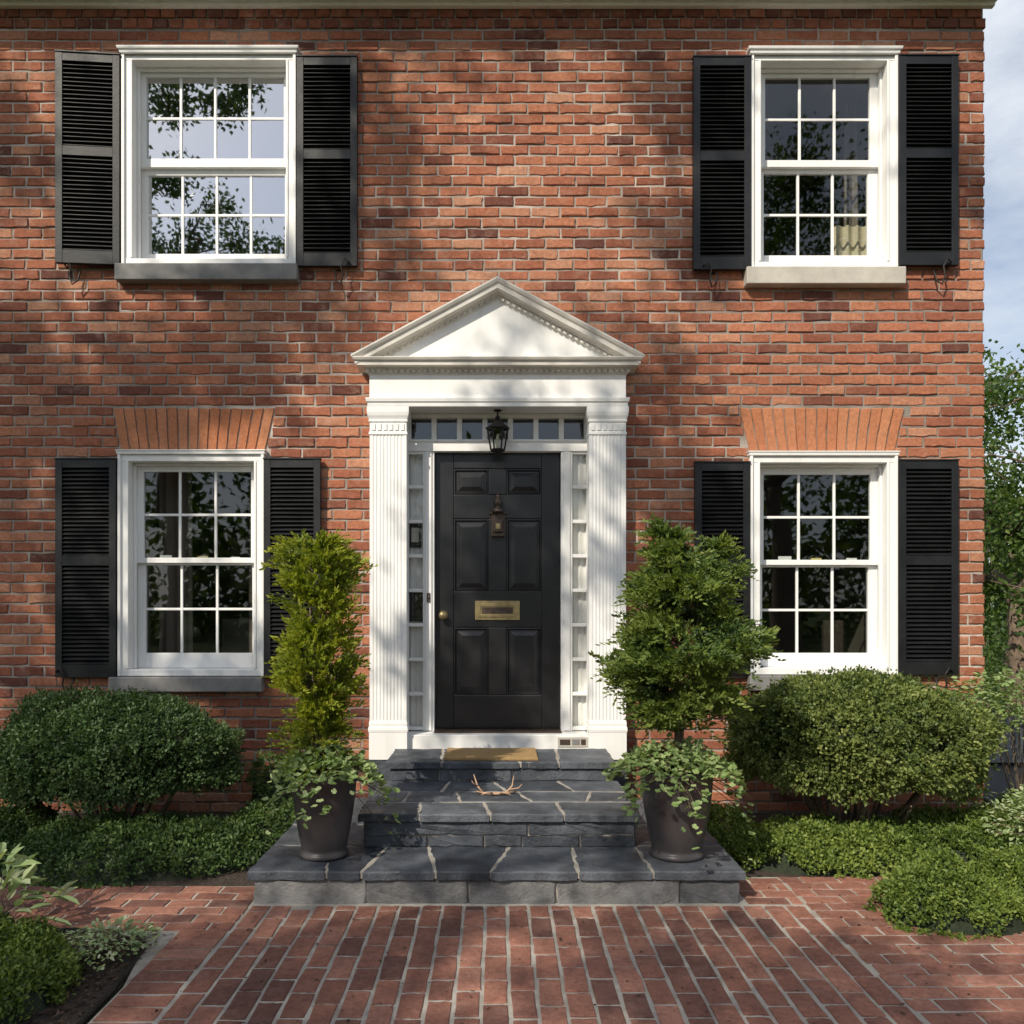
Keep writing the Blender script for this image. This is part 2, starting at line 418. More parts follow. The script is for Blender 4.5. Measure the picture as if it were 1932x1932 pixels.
def tree(name, base, fork, lobes, ls, mat, tr=.28, seed=1, mid_r=.07, twigs=5, sp=.95):
    e = empty(name, base); b = B(); base = Vector(base); fork = Vector(fork)
    mid = (base+fork)/2+Vector((R(-.15, .15), R(-.15, .15), 0))
    b.tube([base-Vector((0, 0, .1)), base+Vector((0, 0, .3)), mid, fork], [tr*1.5, tr*1.1, tr*.85, tr*.6], m_bark, 10)
    Ps, Ds, Ns, Rs = [], [], [], []
    nodes = [(fork, mid_r*3.5)]
    for (c, r, n) in sorted(lobes, key=lambda q: (Vector(q[0])-fork).length):
        c = Vector(c)
        st, r0 = min(nodes, key=lambda q: (q[0]-c).length)
        r0 = r0*.8; r1 = max(r0*.55, mid_r*.3)
        m1 = st+(c-st)*.35+Vector((R(-.25, .25), R(-.25, .25), R(.05, .4))); m2 = st+(c-st)*.7+Vector((R(-.25, .25), R(-.25, .25), R(0, .3)))
        b.tube([st, m1, m2, c], [r0, r0*.85, r0*.7, r1], m_bark, 7)
        nodes.append((c, max(r1, mid_r*.5)))
        for i in range(twigs):
            q = c+Vector((R(-1, 1), R(-1, 1), R(-.6, .9)))*r*.8
            b.tube([m2+(c-m2)*R(0, 1), (c+q)/2+Vector((0, 0, .08)), q], [mid_r*.35, mid_r*.25, .008], m_bark, 4)
        kk = 12; nc = max(6, n//kk)
        d = unit(rng.normal(size=(nc, 3))); rad = r*rng.uniform(.05, 1.2, nc)**.7
        C = np.array(c)+d*rad[:, None]*np.array([1, 1, .8])
        P, D, Nn, rr = clusters(C, unit(d+np.array([0, 0, -.1])), kk, ls*sp, .5)
        Ps.append(P); Ds.append(D); Ns.append(Nn); Rs.append(np.clip(rr+.12*R(-1, 1), 0, 1))
    P = np.concatenate(Ps)
    leaves('crown', P, np.concatenate(Ds), np.concatenate(Ns), ls*rng.uniform(.7, 1.3, len(P)), ls*.6*rng.uniform(.8, 1.2, len(P)), T_DIA, np.concatenate(Rs), mat, e)
    b.build('trunk_and_limbs', e)
    return e

# ================================================================== GROUND
gx = np.unique(np.concatenate([np.linspace(-400, -12, 12), np.linspace(-12, 3.7, 12), np.linspace(3.75, 12, 24), np.linspace(12, 400, 14)]))
gy = np.unique(np.concatenate([np.linspace(-400, -10, 12), np.linspace(-10, -1, 10), np.linspace(-1, 12, 24), np.linspace(12, 600, 14)]))
def sst(t): t = np.clip(t, 0, 1); return t*t*(3-2*t)
def gh(x, y): return -1.25*sst((x-3.65)/1.0)*sst((y+.6)/1.7)
X, Y = np.meshgrid(gx, gy); Z = gh(X, Y)
V = np.stack([X, Y, Z], -1).reshape(-1, 3); nx = len(gx); ny = len(gy)
F = [(j*nx+i, j*nx+i+1, (j+1)*nx+i+1, (j+1)*nx+i) for j in range(ny-1) for i in range(nx-1)]
npmesh('ground', V, np.array(F), [4]*len(F), m_ground, None, None, True)

b = B()
b.add([(4.75, 1.5, -1.235), (9.5, 1.5, -1.235), (9.5, 14, -1.235), (4.75, 14, -1.235)], [(0, 1, 2, 3)], m_asph)
b.build('driveway')
def sheet(b, pts, z, m): b.add([(x, y, z) for x, y in pts], [tuple(range(len(pts)))], m)
b = B(); sheet(b, [(-6, -1.66), (-1.2, -1.66), (-1.2, -.02), (-6, -.02)], .005, m_soil)
sheet(b, [(1.2, -1.5), (3.9, -1.5), (3.9, -.02), (1.2, -.02)], .005, m_soil)
sheet(b, [(-6, -6.5), (-1.52, -6.5), (-1.52, -2.8), (-1.58, -2.36), (-1.75, -2.22), (-6, -2.2)], .006, m_soil)
b.build('planting_bed')

b = B()
sheet(b, [(-1.505, -8), (4.6, -8), (4.6, -1.47), (1.24, -1.47), (1.24, -1.62), (-4.6, -1.62), (-4.6, -2.25), (-1.8, -2.25), (-1.6, -2.36), (-1.505, -2.8)], .0105, m_pmortar)
path = empty('brick_path', (0, -3, 0))
o = b.build('mortar_bed', path)
def paving(name, C, H, rndlo=0, rndhi=1):
    n = len(C); bricks(name, C, H, np.clip(rng.normal(.0158, .0009, n), .0145, .018), .010, .003, (0, 0, 0), (1, 0, 0), (0, 1, 0), (0, 0, 1), .0024, m_pave, rng.beta(1.6, 1.8, n)*(rndhi-rndlo)+rndlo, path, .006)
C1, H1 = layout(-8, -1.925, -1.255, 1.57, .215, .1085, .017, jl=.008)
C1 = [(c[1], c[0]) for c in C1]; H1 = [(h[1], h[0]) for h in H1]
paving('centre_bricks', C1, H1)
C2, H2 = layout(-4.6, -1.265, -2.24, -1.62, .215, .102, .013)
paving('left_bricks', C2, H2)
C3 = []; H3 = []
y = -7.9
while y < -2.28: C3.append((-1.383+R(-.003, .003), y)); H3.append((.113, .046)); y += .106
paving('edge_bricks', C3, H3)
C4, H4 = layout(1.58, 4.6, -8, -1.46, .215, .102, .014)
C5, H5 = layout(1.29, 1.57, -1.9, -1.46, .22, .102, .014)
paving('right_bricks', C4+C5, H4+H5, .15, 1)
b = B(); b.tube([(-1.52, -6.5, .015), (-1.53, -2.85, .015), (-1.58, -2.42, .015), (-1.7, -2.27, .015), (-2.0, -2.235, .015), (-4, -2.23, .015)], .012, m_iron, 6)
b.build('bed_edging')
n = 9000
P = np.stack([rng.uniform(-3.6, -1.55, n), rng.uniform(-4.2, -2.27, n), rng.uniform(.006, .024, n)], 1)
D = rng.normal(size=(n, 3)); D[:, 2] *= .25; Nn = np.tile([0, 0, 1.], (n, 1))+rng.normal(0, .35, (n, 3))
leaves('mulch', P, D, Nn, rng.uniform(.015, .045, n), rng.uniform(.006, .016, n), T_DIA, rng.uniform(0, 1, n), m_chip)
n = 420
P = np.stack([rng.uniform(-1.5, 3.6, n), rng.uniform(-3.9, -1.5, n), np.full(n, .0205)], 1)
P = P[(P[:, 1] < -1.95) | (P[:, 0] > 1.32)]; n = len(P)
D = rng.normal(size=(n, 3)); D[:, 2] *= .12; Nn = np.tile([0, 0, 1.], (n, 1))+rng.normal(0, .2, (n, 3))
leaves('fallen_leaves', P, D, Nn, rng.uniform(.006, .026, n), rng.uniform(.004, .014, n), T_OVAL, rng.uniform(0, 1, n), m_chip)

# ================================================================== STEPS
st = empty('front_steps', (0, -1, 0))
def flags(x0, x1, rows, zb, zt, name, g=.007):
    b = B()
    for ri, (ya, yb, nn) in enumerate(rows):
        w = np.array([R(.65, 1.4) for _ in range(nn)]); xs = x0+np.concatenate([[0], np.cumsum(w/w.sum())])*(x1-x0)
        sl = np.array([0]+[R(-.055, .055) for _ in range(nn-1)]+[0])
        for i in range(nn):
            fr = 0 if ri == 0 else g; bk = g if ri < len(rows)-1 else 0
            l, r_ = (g if i else 0), (g if i < nn-1 else 0)
            ja, jb = R(-.012, .012)*(ri > 0), R(-.012, .012)*(ri < len(rows)-1)
            poly = [(xs[i]-sl[i]+l, ya+fr+abs(ja)), (xs[i+1]-sl[i+1]-r_, ya+fr+abs(ja)*.3), (xs[i+1]+sl[i+1]-r_, yb-bk-abs(jb)), (xs[i]+sl[i]+l, yb-bk-abs(jb)*.3)]
            slab(b, poly, zb, zt+R(-.001, .003), .007, (0, 0, 0), (1, 0, 0), (0, 1, 0), (0, 0, 1), m_slate, .004, .045, .0010)
    b.box(x0+.010, x1-.010, rows[0][0]+.010, rows[-1][1]-.002, zb+.004, zt-.0035, m_pmortar)
    b.build(name, st)
def blocks(x0, x1, z0, z1, rows, w, yy, name, m=m_block):
    b = B(); hh = (z1-z0)/rows
    for r in range(rows):
        x = x0
        while x < x1-.02:
            ww = min(R(.7, 1.35)*w, x1-x)
            if x1-(x+ww) < w*.4: ww = x1-x
            slab(b, [(x+.004, z0+r*hh+.003), (x+ww-.004, z0+r*hh+.003), (x+ww-.004, z0+(r+1)*hh-.003), (x+.004, z0+(r+1)*hh-.003)], -.02, .012+R(0, .006), .006, (0, yy, 0), (1, 0, 0), (0, 0, 1), (0, -1, 0), m, .003, .04, .0035)
            x += ww
    b.build(name, st)
b = B()
b.box(-1.245, 1.235, -1.865, -.3, -.02, .135, m_mortar)
b.box(-.75, .77, -1.455, -.14, .137, .322, m_mortar)
b.box(-.71, .75, -.61, -.138, .324, .452, m_mortar)
b.build('step_core', st)
flags(-1.28, 1.27, [(-1.9, -1.44, 7), (-1.44, -1.0, 6), (-1.0, -.3, 5)], .137, .18, 'lower_treads')
blocks(-1.255, 1.245, 0, .134, 1, .5, -1.866, 'lower_front_blocks')
b = B()
for sx, xx in ((-1, -1.246), (1, 1.236)):
    y = -1.86
    while y < -.35:
        w = min(R(.3, .5), -.3-y)
        if sx > 0: slab(b, [(y+.004, 0), (y+w-.004, 0), (y+w-.004, .133), (y+.004, .133)], -.02, .012, .006, (xx, 0, 0), (0, 1, 0), (0, 0, 1), (1, 0, 0), m_block, .0025, .05, .002)
        else: slab(b, [(-y-w+.004, 0), (-y-.004, 0), (-y-.004, .133), (-y-w+.004, .133)], -.02, .012, .006, (xx, 0, 0), (0, -1, 0), (0, 0, 1), (-1, 0, 0), m_block, .0025, .05, .002)
        y += w
b.build('lower_side_blocks', st)
flags(-.785, .805, [(-1.49, -1.20, 4), (-1.20, -.93, 5), (-.93, -.612, 4)], .327, .37, 'middle_treads')
blocks(-.76, .78, .181, .245, 1, .3, -1.456, 'middle_riser_lower', m_slate)
blocks(-.76, .78, .247, .325, 1, .7, -1.456, 'middle_riser_upper', m_slate)
flags(-.745, .785, [(-.645, -.14, 4)], .457, .50, 'landing_slabs')
blocks(-.72, .76, .371, .454, 1, .45, -.612, 'landing_riser', m_slate)

b = B()
slab(b, [(-.36, -.60), (.27, -.60), (.27, -.22), (-.36, -.22)], .503, .521, .004, (0, 0, 0), (1, 0, 0), (0, 1, 0), (0, 0, 1), m_coir, .0018, .02, .0015)
b.build('doormat')
b = B()
m_wood = simple('driftwood', (.42, .27, .18), .8, .3, 30, .4, 100)
def tw(p, r): b.tube(p, r, m_wood, 6)
tw([(-.13, -.99, .385), (-.08, -1.03, .382), (-.01, -1.05, .384), (.05, -1.03, .383), (.12, -.99, .385)], [.004, .007, .009, .008, .004])
tw([(-.09, -1.02, .383), (-.125, -1.0, .42), (-.15, -.98, .49)], [.007, .006, .002])
tw([(.05, -1.02, .384), (.09, -1.0, .42), (.10, -.98, .48)], [.007, .005, .002])
tw([(.01, -1.04, .384), (.035, -1.08, .40), (.08, -1.12, .395)], [.006, .005, .002])
tw([(-.03, -1.04, .384), (-.05, -1.09, .40), (-.10, -1.12, .395)], [.006, .005, .002])
tw([(.07, -1.01, .40), (.13, -1.03, .415), (.15, -1.04, .44)], [.005, .004, .002])
tw([(-.12, -1.0, .42), (-.15, -1.02, .44), (-.16, -1.03, .46)], [.004, .003, .002])
b.build('driftwood_branch')

# ================================================================== HOUSE
house = empty('brick_house', (0, 0, 0))
WINS = [
 ('upper_left_window', -2.132, .640, 4.06, 5.640, .519, (5.525, 4.909, 4.80, 4.205), 4, m_glassR, (-2.811, -1.472, 3.93, 4.052, m_sillL), True),
 ('upper_right_window', 2.411, .538, 4.035, 5.635, .394, (5.520, 4.897, 4.815, 4.193), 3, m_glass, (1.827, 2.996, 3.90, 4.028, m_sillR), True),
 ('lower_left_window', -2.264, .536, 1.02, 2.675, .404, (2.548, 1.90, 1.845, 1.18), 3, m_glass, (-2.855, -1.73, .905, 1.015, m_sillL), False),
 ('lower_right_window', 2.407, .541, 1.03, 2.665, .402, (2.527, 1.884, 1.83, 1.18), 3, m_glass, (1.85, 2.965, .915, 1.025, m_sillL), False)]
ARCH = [(-2.800, -1.728, -2.860, -1.655, 2.695, 3.007), (1.866, 2.949, 1.795, 3.024, 2.685, 3.007)]
excl = []
for w in WINS:
    excl.append(lambda z, w=w: (w[1]-w[2]+.045, w[1]+w[2]-.045) if w[3]+.002 < z < w[4]-.025 else None)
for a in ARCH:
    excl.append(lambda z, a=a: (a[0]+(a[2]-a[0])*(z-a[4])/(a[5]-a[4])-.008, a[1]+(a[3]-a[1])*(z-a[4])/(a[5]-a[4])+.008) if a[4]-.035 < z < a[5]+.01 else None)
excl.append(lambda z: (-.88, .88) if z < 3.2 else None)
HX0, HX1 = -4.4, 3.62
C, H = layout(HX0, HX1, .0, 5.82, .226, .0776, .014, excl, wob=.004, jl=.008)
n = len(C); rn = np.clip(rng.beta(1.9, 1.8, n)+np.where(rng.uniform(0, 1, n) < .05, -.5, 0), 0, 1)
bricks('front_wall_bricks', C, H, np.clip(rng.normal(.0005, .0024, n), -.0035, .006), .03, .005, (0, 0, 0), (1, 0, 0), (0, 0, 1), (0, -1, 0), .0027, m_brick, rn, house)
C, H = layout(HX0, HX1, 5.826, 5.99, .115, .0776, .013, (), wob=.001)
n = len(C)
bricks('header_course_bricks', C, H, np.clip(rng.normal(.008, .003, n), .002, .014), .03, .005, (0, 0, 0), (1, 0, 0), (0, 0, 1), (0, -1, 0), .002, m_brick, rng.beta(1.2, 2.4, n)*.5, house)
C, H = layout(.115, 8, -1.3, 5.99, .226, .0776, .013, (), wob=.003)
n = len(C)
bricks('side_wall_bricks', C, H, np.clip(rng.normal(0, .0022, n), -.0035, .006), .03, .005, (HX1, 0, 0), (0, 1, 0), (0, 0, 1), (1, 0, 0), .0021, m_brick, rng.beta(2.2, 2, n), house)
b = B()
xs = sorted(set([HX0, HX1-.013]+[v for w in WINS for v in (w[1]-w[2]+.03, w[1]+w[2]-.03)]+[-.86, .86]))
zs = sorted(set([-1.4, .2, 5.995, 3.18]+[v for w in WINS for v in (w[3]+.03, w[4]-.03)]))
for i in range(len(xs)-1):
    for j in range(len(zs)-1):
        cx, cz = (xs[i]+xs[i+1])/2, (zs[j]+zs[j+1])/2
        if any(abs(cx-w[1]) < w[2]-.03 and w[3]+.03 < cz < w[4]-.03 for w in WINS): continue
        if abs(cx) < .86 and .2 < cz < 3.18: continue
        b.add([(xs[i], .0085, zs[j]), (xs[i+1], .0085, zs[j]), (xs[i+1], .0085, zs[j+1]), (xs[i], .0085, zs[j+1])], [(0, 1, 2, 3)], m_mortar)
b.add([(HX1-.010, .0085, -1.4), (HX1-.010, 8, -1.4), (HX1-.010, 8, 5.995), (HX1-.010, .0085, 5.995)], [(0, 1, 2, 3)], m_mortar)
b.add([(HX0, .0, -1.4), (HX0, 8, -1.4), (HX0, 8, 5.995), (HX0, .0, 5.995)], [(3, 2, 1, 0)], m_brick)
b.add([(HX0, 8, -1.4), (HX1-.01, 8, -1.4), (HX1-.01, 8, 5.995), (HX0, 8, 5.995)], [(3, 2, 1, 0)], m_brick)
for x, o in ((HX1-.011, 1), (HX0+.001, -1)): b.add([(x, 0, 5.99), (x, 8, 5.99), (x, 4, 8.6)], [(0, 1, 2) if o > 0 else (2, 1, 0)], m_brick)
b.build('wall_core', house)
b = B()
for bx0, bx1, tx0, tx1, z0, z1 in ARCH:
    nb = 15
    for i in range(nb):
        f0, f1 = i/nb, (i+1)/nb; g = .0050
        slab(b, [(bx0+(bx1-bx0)*f0+g, z0), (bx0+(bx1-bx0)*f1-g, z0), (tx0+(tx1-tx0)*f1-g, z1+R(-.006, .004)), (tx0+(tx1-tx0)*f0+g, z1+R(-.006, .004))], -.03, .003+R(0, .003), .004, (0, 0, 0), (1, 0, 0), (0, 0, 1), (0, -1, 0), m_arch, .0020, .07)
b.build('flat_arches', house)
b = B()
ov = .32
b.add([(HX0-.1, -ov, 6.22), (HX1+.07, -ov, 6.22), (HX1+.07, 4, 9.0), (HX0-.1, 4, 9.0)], [(0, 1, 2, 3)], m_roof)
b.add([(HX0-.1, 8+ov, 6.22), (HX1+.07, 8+ov, 6.22), (HX1+.07, 4, 9.0), (HX0-.1, 4, 9.0)], [(3, 2, 1, 0)], m_roof)
b.build('roof', house)
b = B()
b.box(HX0-.08, HX1+.065, -ov+.02, .0, 5.998, 6.20, m_white)
b.box(HX0-.06, HX1+.05, -.05, -.006, 5.965, 5.996, m_white)
b.box(HX0-.09, HX1+.085, -ov-.05, -ov+.018, 6.06, 6.21, m_white)
b.box(HX0-.08, HX1+.065, 8.0, 8+ov-.02, 5.998, 6.20, m_white)
b.build('eave_cornice', house, .006)

def window(w):
    name, cx, hw, z0, z1, ghw, (t1, b1, t2, b2), cols, gm, sill, crown = w
    b = B(); cw = .068
    x0, x1 = cx-hw, cx+hw
    b.box(x0, x0+cw, -.032, .17, z0+.045, z1-cw, m_white); b.box(x1-cw, x1, -.032, .17, z0+.045, z1-cw, m_white)
    b.box(x0, x1, -.034, .17, z1-cw, z1, m_white); b.box(x0, x1, -.036, .17, z0, z0+.045, m_white)
    b.box(x0-.004, x0+.018, -.05, -.033, z0, z1-.02, m_white); b.box(x1-.018, x1+.004, -.05, -.033, z0, z1-.02, m_white)
    b.box(x0+cw-.012, x0+cw+.004, -.040, -.0325, z0+.05, z1-cw, m_white); b.box(x1-cw-.004, x1-cw+.012, -.040, -.0325, z0+.05, z1-cw, m_white)
    b.box(x0+cw+.001, x0+cw+.018, .05, .085, z0+.047, z1-cw-.001, m_white); b.box(x1-cw-.018, x1-cw-.001, .05, .085, z0+.047, z1-cw-.001, m_white)
    b.box(x0+cw+.019, x1-cw-.019, .052, .083, z1-cw-.018, z1-cw-.001, m_white)
    if crown:
        b.mould([(0, z1-.035), (.010, z1-.03), (.014, z1-.012), (.024, z1-.004), (.028, z1+.008), (.028, z1+.014), (-.04, z1+.016)], hw+.002, -.05, 0, m_white, cx)
    else:
        b.mould([(0, z1-.02), (.008, z1-.018), (.010, z1+.002), (.016, z1+.006), (.016, z1+.014), (-.03, z1+.016)], hw+.002, -.045, 0, m_white, cx)
    ox0, ox1 = x0+cw+.002, x1-cw-.002
    oz1, oz0 = z1-cw-.002, z0+.047; mid = (b1+t2)/2
    def sash(ya, yb, zt, gt, gb, zb):
        b.box(ox0, cx-ghw, ya, yb, zb, zt, m_white); b.box(cx+ghw, ox1, ya, yb, zb, zt, m_white)
        b.box(cx-ghw, cx+ghw, ya+.001, yb, gt, zt, m_white); b.box(cx-ghw, cx+ghw, ya-.002, yb, zb, gb, m_white)
        for i in range(1, cols):
            x = cx-ghw+2*ghw*i/cols; b.box(x-.0095, x+.0095, ya+.008, yb-.004, gb, gt, m_white)
        zz = (gt+gb)/2; b.box(cx-ghw, cx+ghw, ya+.0105, yb-.006, zz-.0095, zz+.0095, m_white)
    sash(.088, .12, oz1, t1, b1, mid-.012)
    sash(.122, .155, mid+.014, t2, b2, oz0)
    b.build(name, house, .003)
    g = B()
    def panes(y, gt, gb):
        for i in range(cols):
            for j in range(2):
                xa = cx-ghw+2*ghw*i/cols; xb = xa+2*ghw/cols; za = gb+(gt-gb)*j/2; zb = za+(gt-gb)/2
                a, c_ = R(-.0009, .0009), R(-.0009, .0009)
                g.add([(xa, y+a, za), (xb, y-a, za), (xb, y-a+c_, zb), (xa, y+a+c_, zb)], [(0, 1, 2, 3)], gm)
    panes(.106, t1, b1); panes(.140, t2, b2); g.build(name+'_glass', house)
    r = B(); X0, X1, Z0, Z1 = x0-.25, x1+.25, z0-.3, z1+.1
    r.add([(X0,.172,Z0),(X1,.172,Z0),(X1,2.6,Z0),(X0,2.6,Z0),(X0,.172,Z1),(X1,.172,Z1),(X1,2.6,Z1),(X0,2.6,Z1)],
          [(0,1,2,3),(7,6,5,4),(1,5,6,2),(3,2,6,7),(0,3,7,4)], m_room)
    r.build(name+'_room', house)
    s = B(); sx0, sx1, sz0, sz1, sm = sill
    s.box(sx0, sx1, -.085, .02, sz0, sz1, sm); s.build(name+'_sill', house, .008, 3)
for w in WINS: window(w)

b = B()
def drape(b, x0, x1, y, z0, z1, m, folds=6, amp=.018):
    n = folds*6; vs = []
    for i in range(n+1):
        x = x0+(x1-x0)*i/n; yy = y+amp*math.sin(i/n*folds*6.28)
        vs += [(x, yy, z0), (x+.01*math.sin(i), yy, z1)]
    b.add(vs, [(2*i, 2*i+2, 2*i+3, 2*i+1) for i in range(n)], m, True)
drape(b, 2.60, 2.90, .30, 4.05, 4.50, m_curtain, 4)
drape(b, -2.72, -2.45, .5, 1.1, 2.62, m_dim, 3)
drape(b, -2.0, -1.85, .5, 1.1, 2.62, m_dim, 2); drape(b, 1.95, 2.08, .5, 1.1, 2.62, m_dim, 2)
drape(b, 1.95, 2.05, .5, 4.1, 5.6, m_dim, 2); drape(b, 2.78, 2.9, .5, 4.5, 5.6, m_dim, 2)
b.box(-2.45, -1.95, 1.2, 1.5, 1.05, 1.42, m_dim); b.box(-2.6, -1.8, 1.9, 1.95, 1.7, 2.2, m_dim)
b.lathe((-2.62, .7, 2.25), [(.03, 0), (.06, .02), (.035, .10), (.06, .13)], m_curtain, 12)
for x, z, s_, m in ((-2.53, 1.865, .045, m_sheer), (-2.25, 1.865, .04, m_card), (-2.0, 1.865, .035, m_sheer), (2.19, 1.85, .05, m_sheer), (2.43, 1.85, .04, m_card), (2.70, 1.85, .04, m_sheer)):
    b.box(x-s_, x+s_, .16, .165, z, z+s_*1.3, m)
b.box(2.62, 2.80, .5, .54, 1.1, 1.42, m_bronze)
b.build('interior_furnishings', house)

def shutter(name, x0, x1, z0, z1, hinge=None, ang=0):
    b = B(); sw = .05; ya, yb = -.062, -.022; H_ = z1-z0
    b.box(x0, x0+sw, ya, yb, z0, z1, m_black); b.box(x1-sw, x1, ya, yb, z0, z1, m_black)
    zm = z0+H_*.535
    rails = [(z0, z0+.095), (zm-.035, zm+.035), (z1-.06, z1)]
    for a, c_ in rails: b.box(x0+sw, x1-sw, ya+.002, yb, a, c_, m_black)
    b.box(x0-.004, x1+.004, ya-.006, yb, z1+.0005, z1+.012, m_black)
    for a, c_ in ((rails[0][1], rails[1][0]), (rails[1][1], rails[2][0])):
        n = int((c_-a)/.031); p = (c_-a)/n
        for i in range(n):
            z = a+(i+.5)*p
            m4 = Matrix.Translation(((x0+x1)/2, -.040, z)) @ Matrix.Rotation(math.radians(38+R(-4, 4)), 4, 'X') @ Matrix.Rotation(R(-.007, .007), 4, 'Y')
            b.xbox(m4, x1-x0-2*sw+.004, .040, .007, m_black)
        b.box(x0+sw, x1-sw, -.0255, -.0225, a, c_, m_black)
    if hinge is not None:
        for i, v in enumerate(b.v):
            q = Matrix.Rotation(math.radians(ang), 3, 'Z') @ (Vector(v)-Vector((hinge, -.03, 0))); b.v[i] = tuple(q+Vector((hinge, -.03, 0)))
    b.build(name, house, .002, 1)
shutter('shutter', -3.24, -2.785, 4.05, 5.59, -2.785, 5)
shutter('shutter', -1.480, -1.035, 4.04, 5.578)
shutter('shutter', 1.441, 1.866, 4.015, 5.575)
shutter('shutter', 2.957, 3.392, 4.046, 5.585)
shutter('shutter', -3.256, -2.810, 1.01, 2.615)
shutter('shutter', -1.722, -1.305, 1.01, 2.615)
shutter('shutter', 1.453, 1.858, 1.03, 2.59)
shutter('shutter', 2.957, 3.392, 1.03, 2.605)
b = B()
for x, z, s_ in ((-3.15, 4.0, 1), (-1.13, 4.0, -1), (1.55, 3.98, 1), (3.29, 4.0, -1), (-3.2, 1.0, 1), (3.3, 1.0, -1), (1.6, .98, 1)):
    b.tube([(x-.03*s_, -.03, z+.03), (x-.04*s_, -.075, z+.06), (x-.01*s_, -.085, z+.085), (x+.02*s_, -.08, z+.03), (x+.005*s_, -.075, z-.04), (x+.025*s_, -.07, z-.10), (x+.06*s_, -.06, z-.07), (x+.07*s_, -.04, z+.01), (x+.03*s_, -.0, z+.03)], .0065, m_iron, 6)
b.build('shutter_dogs', house)

# ---------------- door surround
b = B()
def pilaster(xc, s):
    hw = .134; yb, yf = 0.0, -.13; z0, z1 = .70, 2.78
    prof = [(-hw, yb), (-hw, yf)]; nf = 9; mrg = .020; fw = (2*hw-2*mrg)/nf
    for i in range(nf):
        a = -hw+mrg+i*fw
        prof.append((a+fw*.16, yf))
        for t in range(1, 6):
            th = math.pi*t/6; prof.append((a+fw*.5-math.cos(th)*fw*.32, yf+math.sin(th)*.0042))
        prof.append((a+fw*.84, yf))
    prof += [(hw, yf), (hw, yb)]
    n = len(prof); vs = [(xc+x, y, z0) for x, y in prof]+[(xc+x, y, z1) for x, y in prof]
    b.add(vs, [(i, i+1, n+i+1, n+i) for i in range(n-1)], m_white)
    b.box(xc-hw-.004, xc+hw+.004, -.136, 0, .42, .62, m_white)
    b.mould([(.008, .62), (.010, .635), (.008, .655), (.004, .66), (.005, .68), (.002, .70), (-.02, .701)], hw, -.13, 0, m_white, xc)
    b.mould([(-.02, 2.779), (.002, 2.78), (.006, 2.785), (.006, 2.80), (0, 2.805), (0, 2.87), (.006, 2.875), (.009, 2.885), (.004, 2.892), (.008, 2.905), (.014, 2.92), (.018, 2.945), (.018, 2.985)], hw, -.13, 0, m_white, xc)
    for i in range(6): b.box(xc-.105+i*.042-.012, xc-.105+i*.042+.012, -.137, -.131, 2.815, 2.862, m_white)
pilaster(-.797, -1); pilaster(.799, 1)
b.box(-.94, -.758, -.13, 0, 0, .418, m_slate); b.box(.80, .94, -.13, 0, 0, .418, m_slate)
b.mould([(.0, 2.987), (.012, 2.989), (.014, 3.015), (.022, 3.02), (.026, 3.04), (.026, 3.048), (-.02, 3.052)], .932, -.13, 0, m_white)
b.box(-.945, .945, -.141, .085, 2.986, 3.0, m_white)
b.box(-.932, .932, -.133, 0, 3.0505, 3.24, m_white)
b.mould([(-.01, 3.215), (.008, 3.218), (.012, 3.23), (.012, 3.246), (.03, 3.25), (.034, 3.262), (.082, 3.266), (.084, 3.292), (.10, 3.30), (.108, 3.314), (.108, 3.32), (-.13, 3.325)], .932, -.133, 0, m_cream)
for i in range(46):
    x = -.945+i*.042; b.box(x-.012, x+.012, -.1625, -.1455, 3.231, 3.249, m_cream)
ZA, SL = 3.765, .533
b.add([(-.95, -.135, 3.30), (.95, -.135, 3.30), (0, -.135, 3.30+.95*.54)], [(0, 1, 2)], m_white)
prof = [(-.003, 0), (.016, .004), (.016, .026), (.034, .032), (.04, .045), (.088, .052), (.090, .085), (.104, .096), (.113, .114), (.113, .126), (-.136, .142)]
for s_ in (-1, 1):
    vs = []
    for o, u in prof:
        xe = .936+o if o > 0 else .936
        vs += [(0, -.133-o, ZA+u), (s_*xe, -.133-o, ZA+u-SL*xe)]
    n = len(prof); fs = [(2*i, 2*i+1, 2*i+3, 2*i+2) for i in range(n-1)]
    b.add(vs, fs, m_cream)
    for i in range(22):
        x = s_*(.035+i*.041); z = ZA-SL*abs(x)
        b.add([(x-.011, -.1635, z+.006), (x+.011, -.1635, z+.006-s_*SL*.022), (x+.011, -.1635, z+.027-s_*SL*.022), (x-.011, -.1635, z+.027),
               (x-.011, -.148, z+.006), (x+.011, -.148, z+.006-s_*SL*.022), (x+.011, -.148, z+.027-s_*SL*.022), (x-.011, -.148, z+.027)],
              [(0, 1, 2, 3), (0, 4, 5, 1), (1, 5, 6, 2), (3, 7, 4, 0)], m_cream)
b.build('door_surround', house)
b = B()
b.box(-.72, -.69, -.02, .20, .42, 2.985, m_white); b.box(.69, .72, -.02, .20, .42, 2.985, m_white)
b.box(-.688, .688, .085, .16, 2.953, 2.985, m_white)
b.box(-.688, .688, .080, .20, 2.702, 2.782, m_white)
b.box(-.688, .688, .070, .090, 2.772, 2.790, m_white)
for i in range(8):
    x = -.672+i*.192; b.box(x-.019, x+.019, .09, .15, 2.7825, 2.9525, m_white)
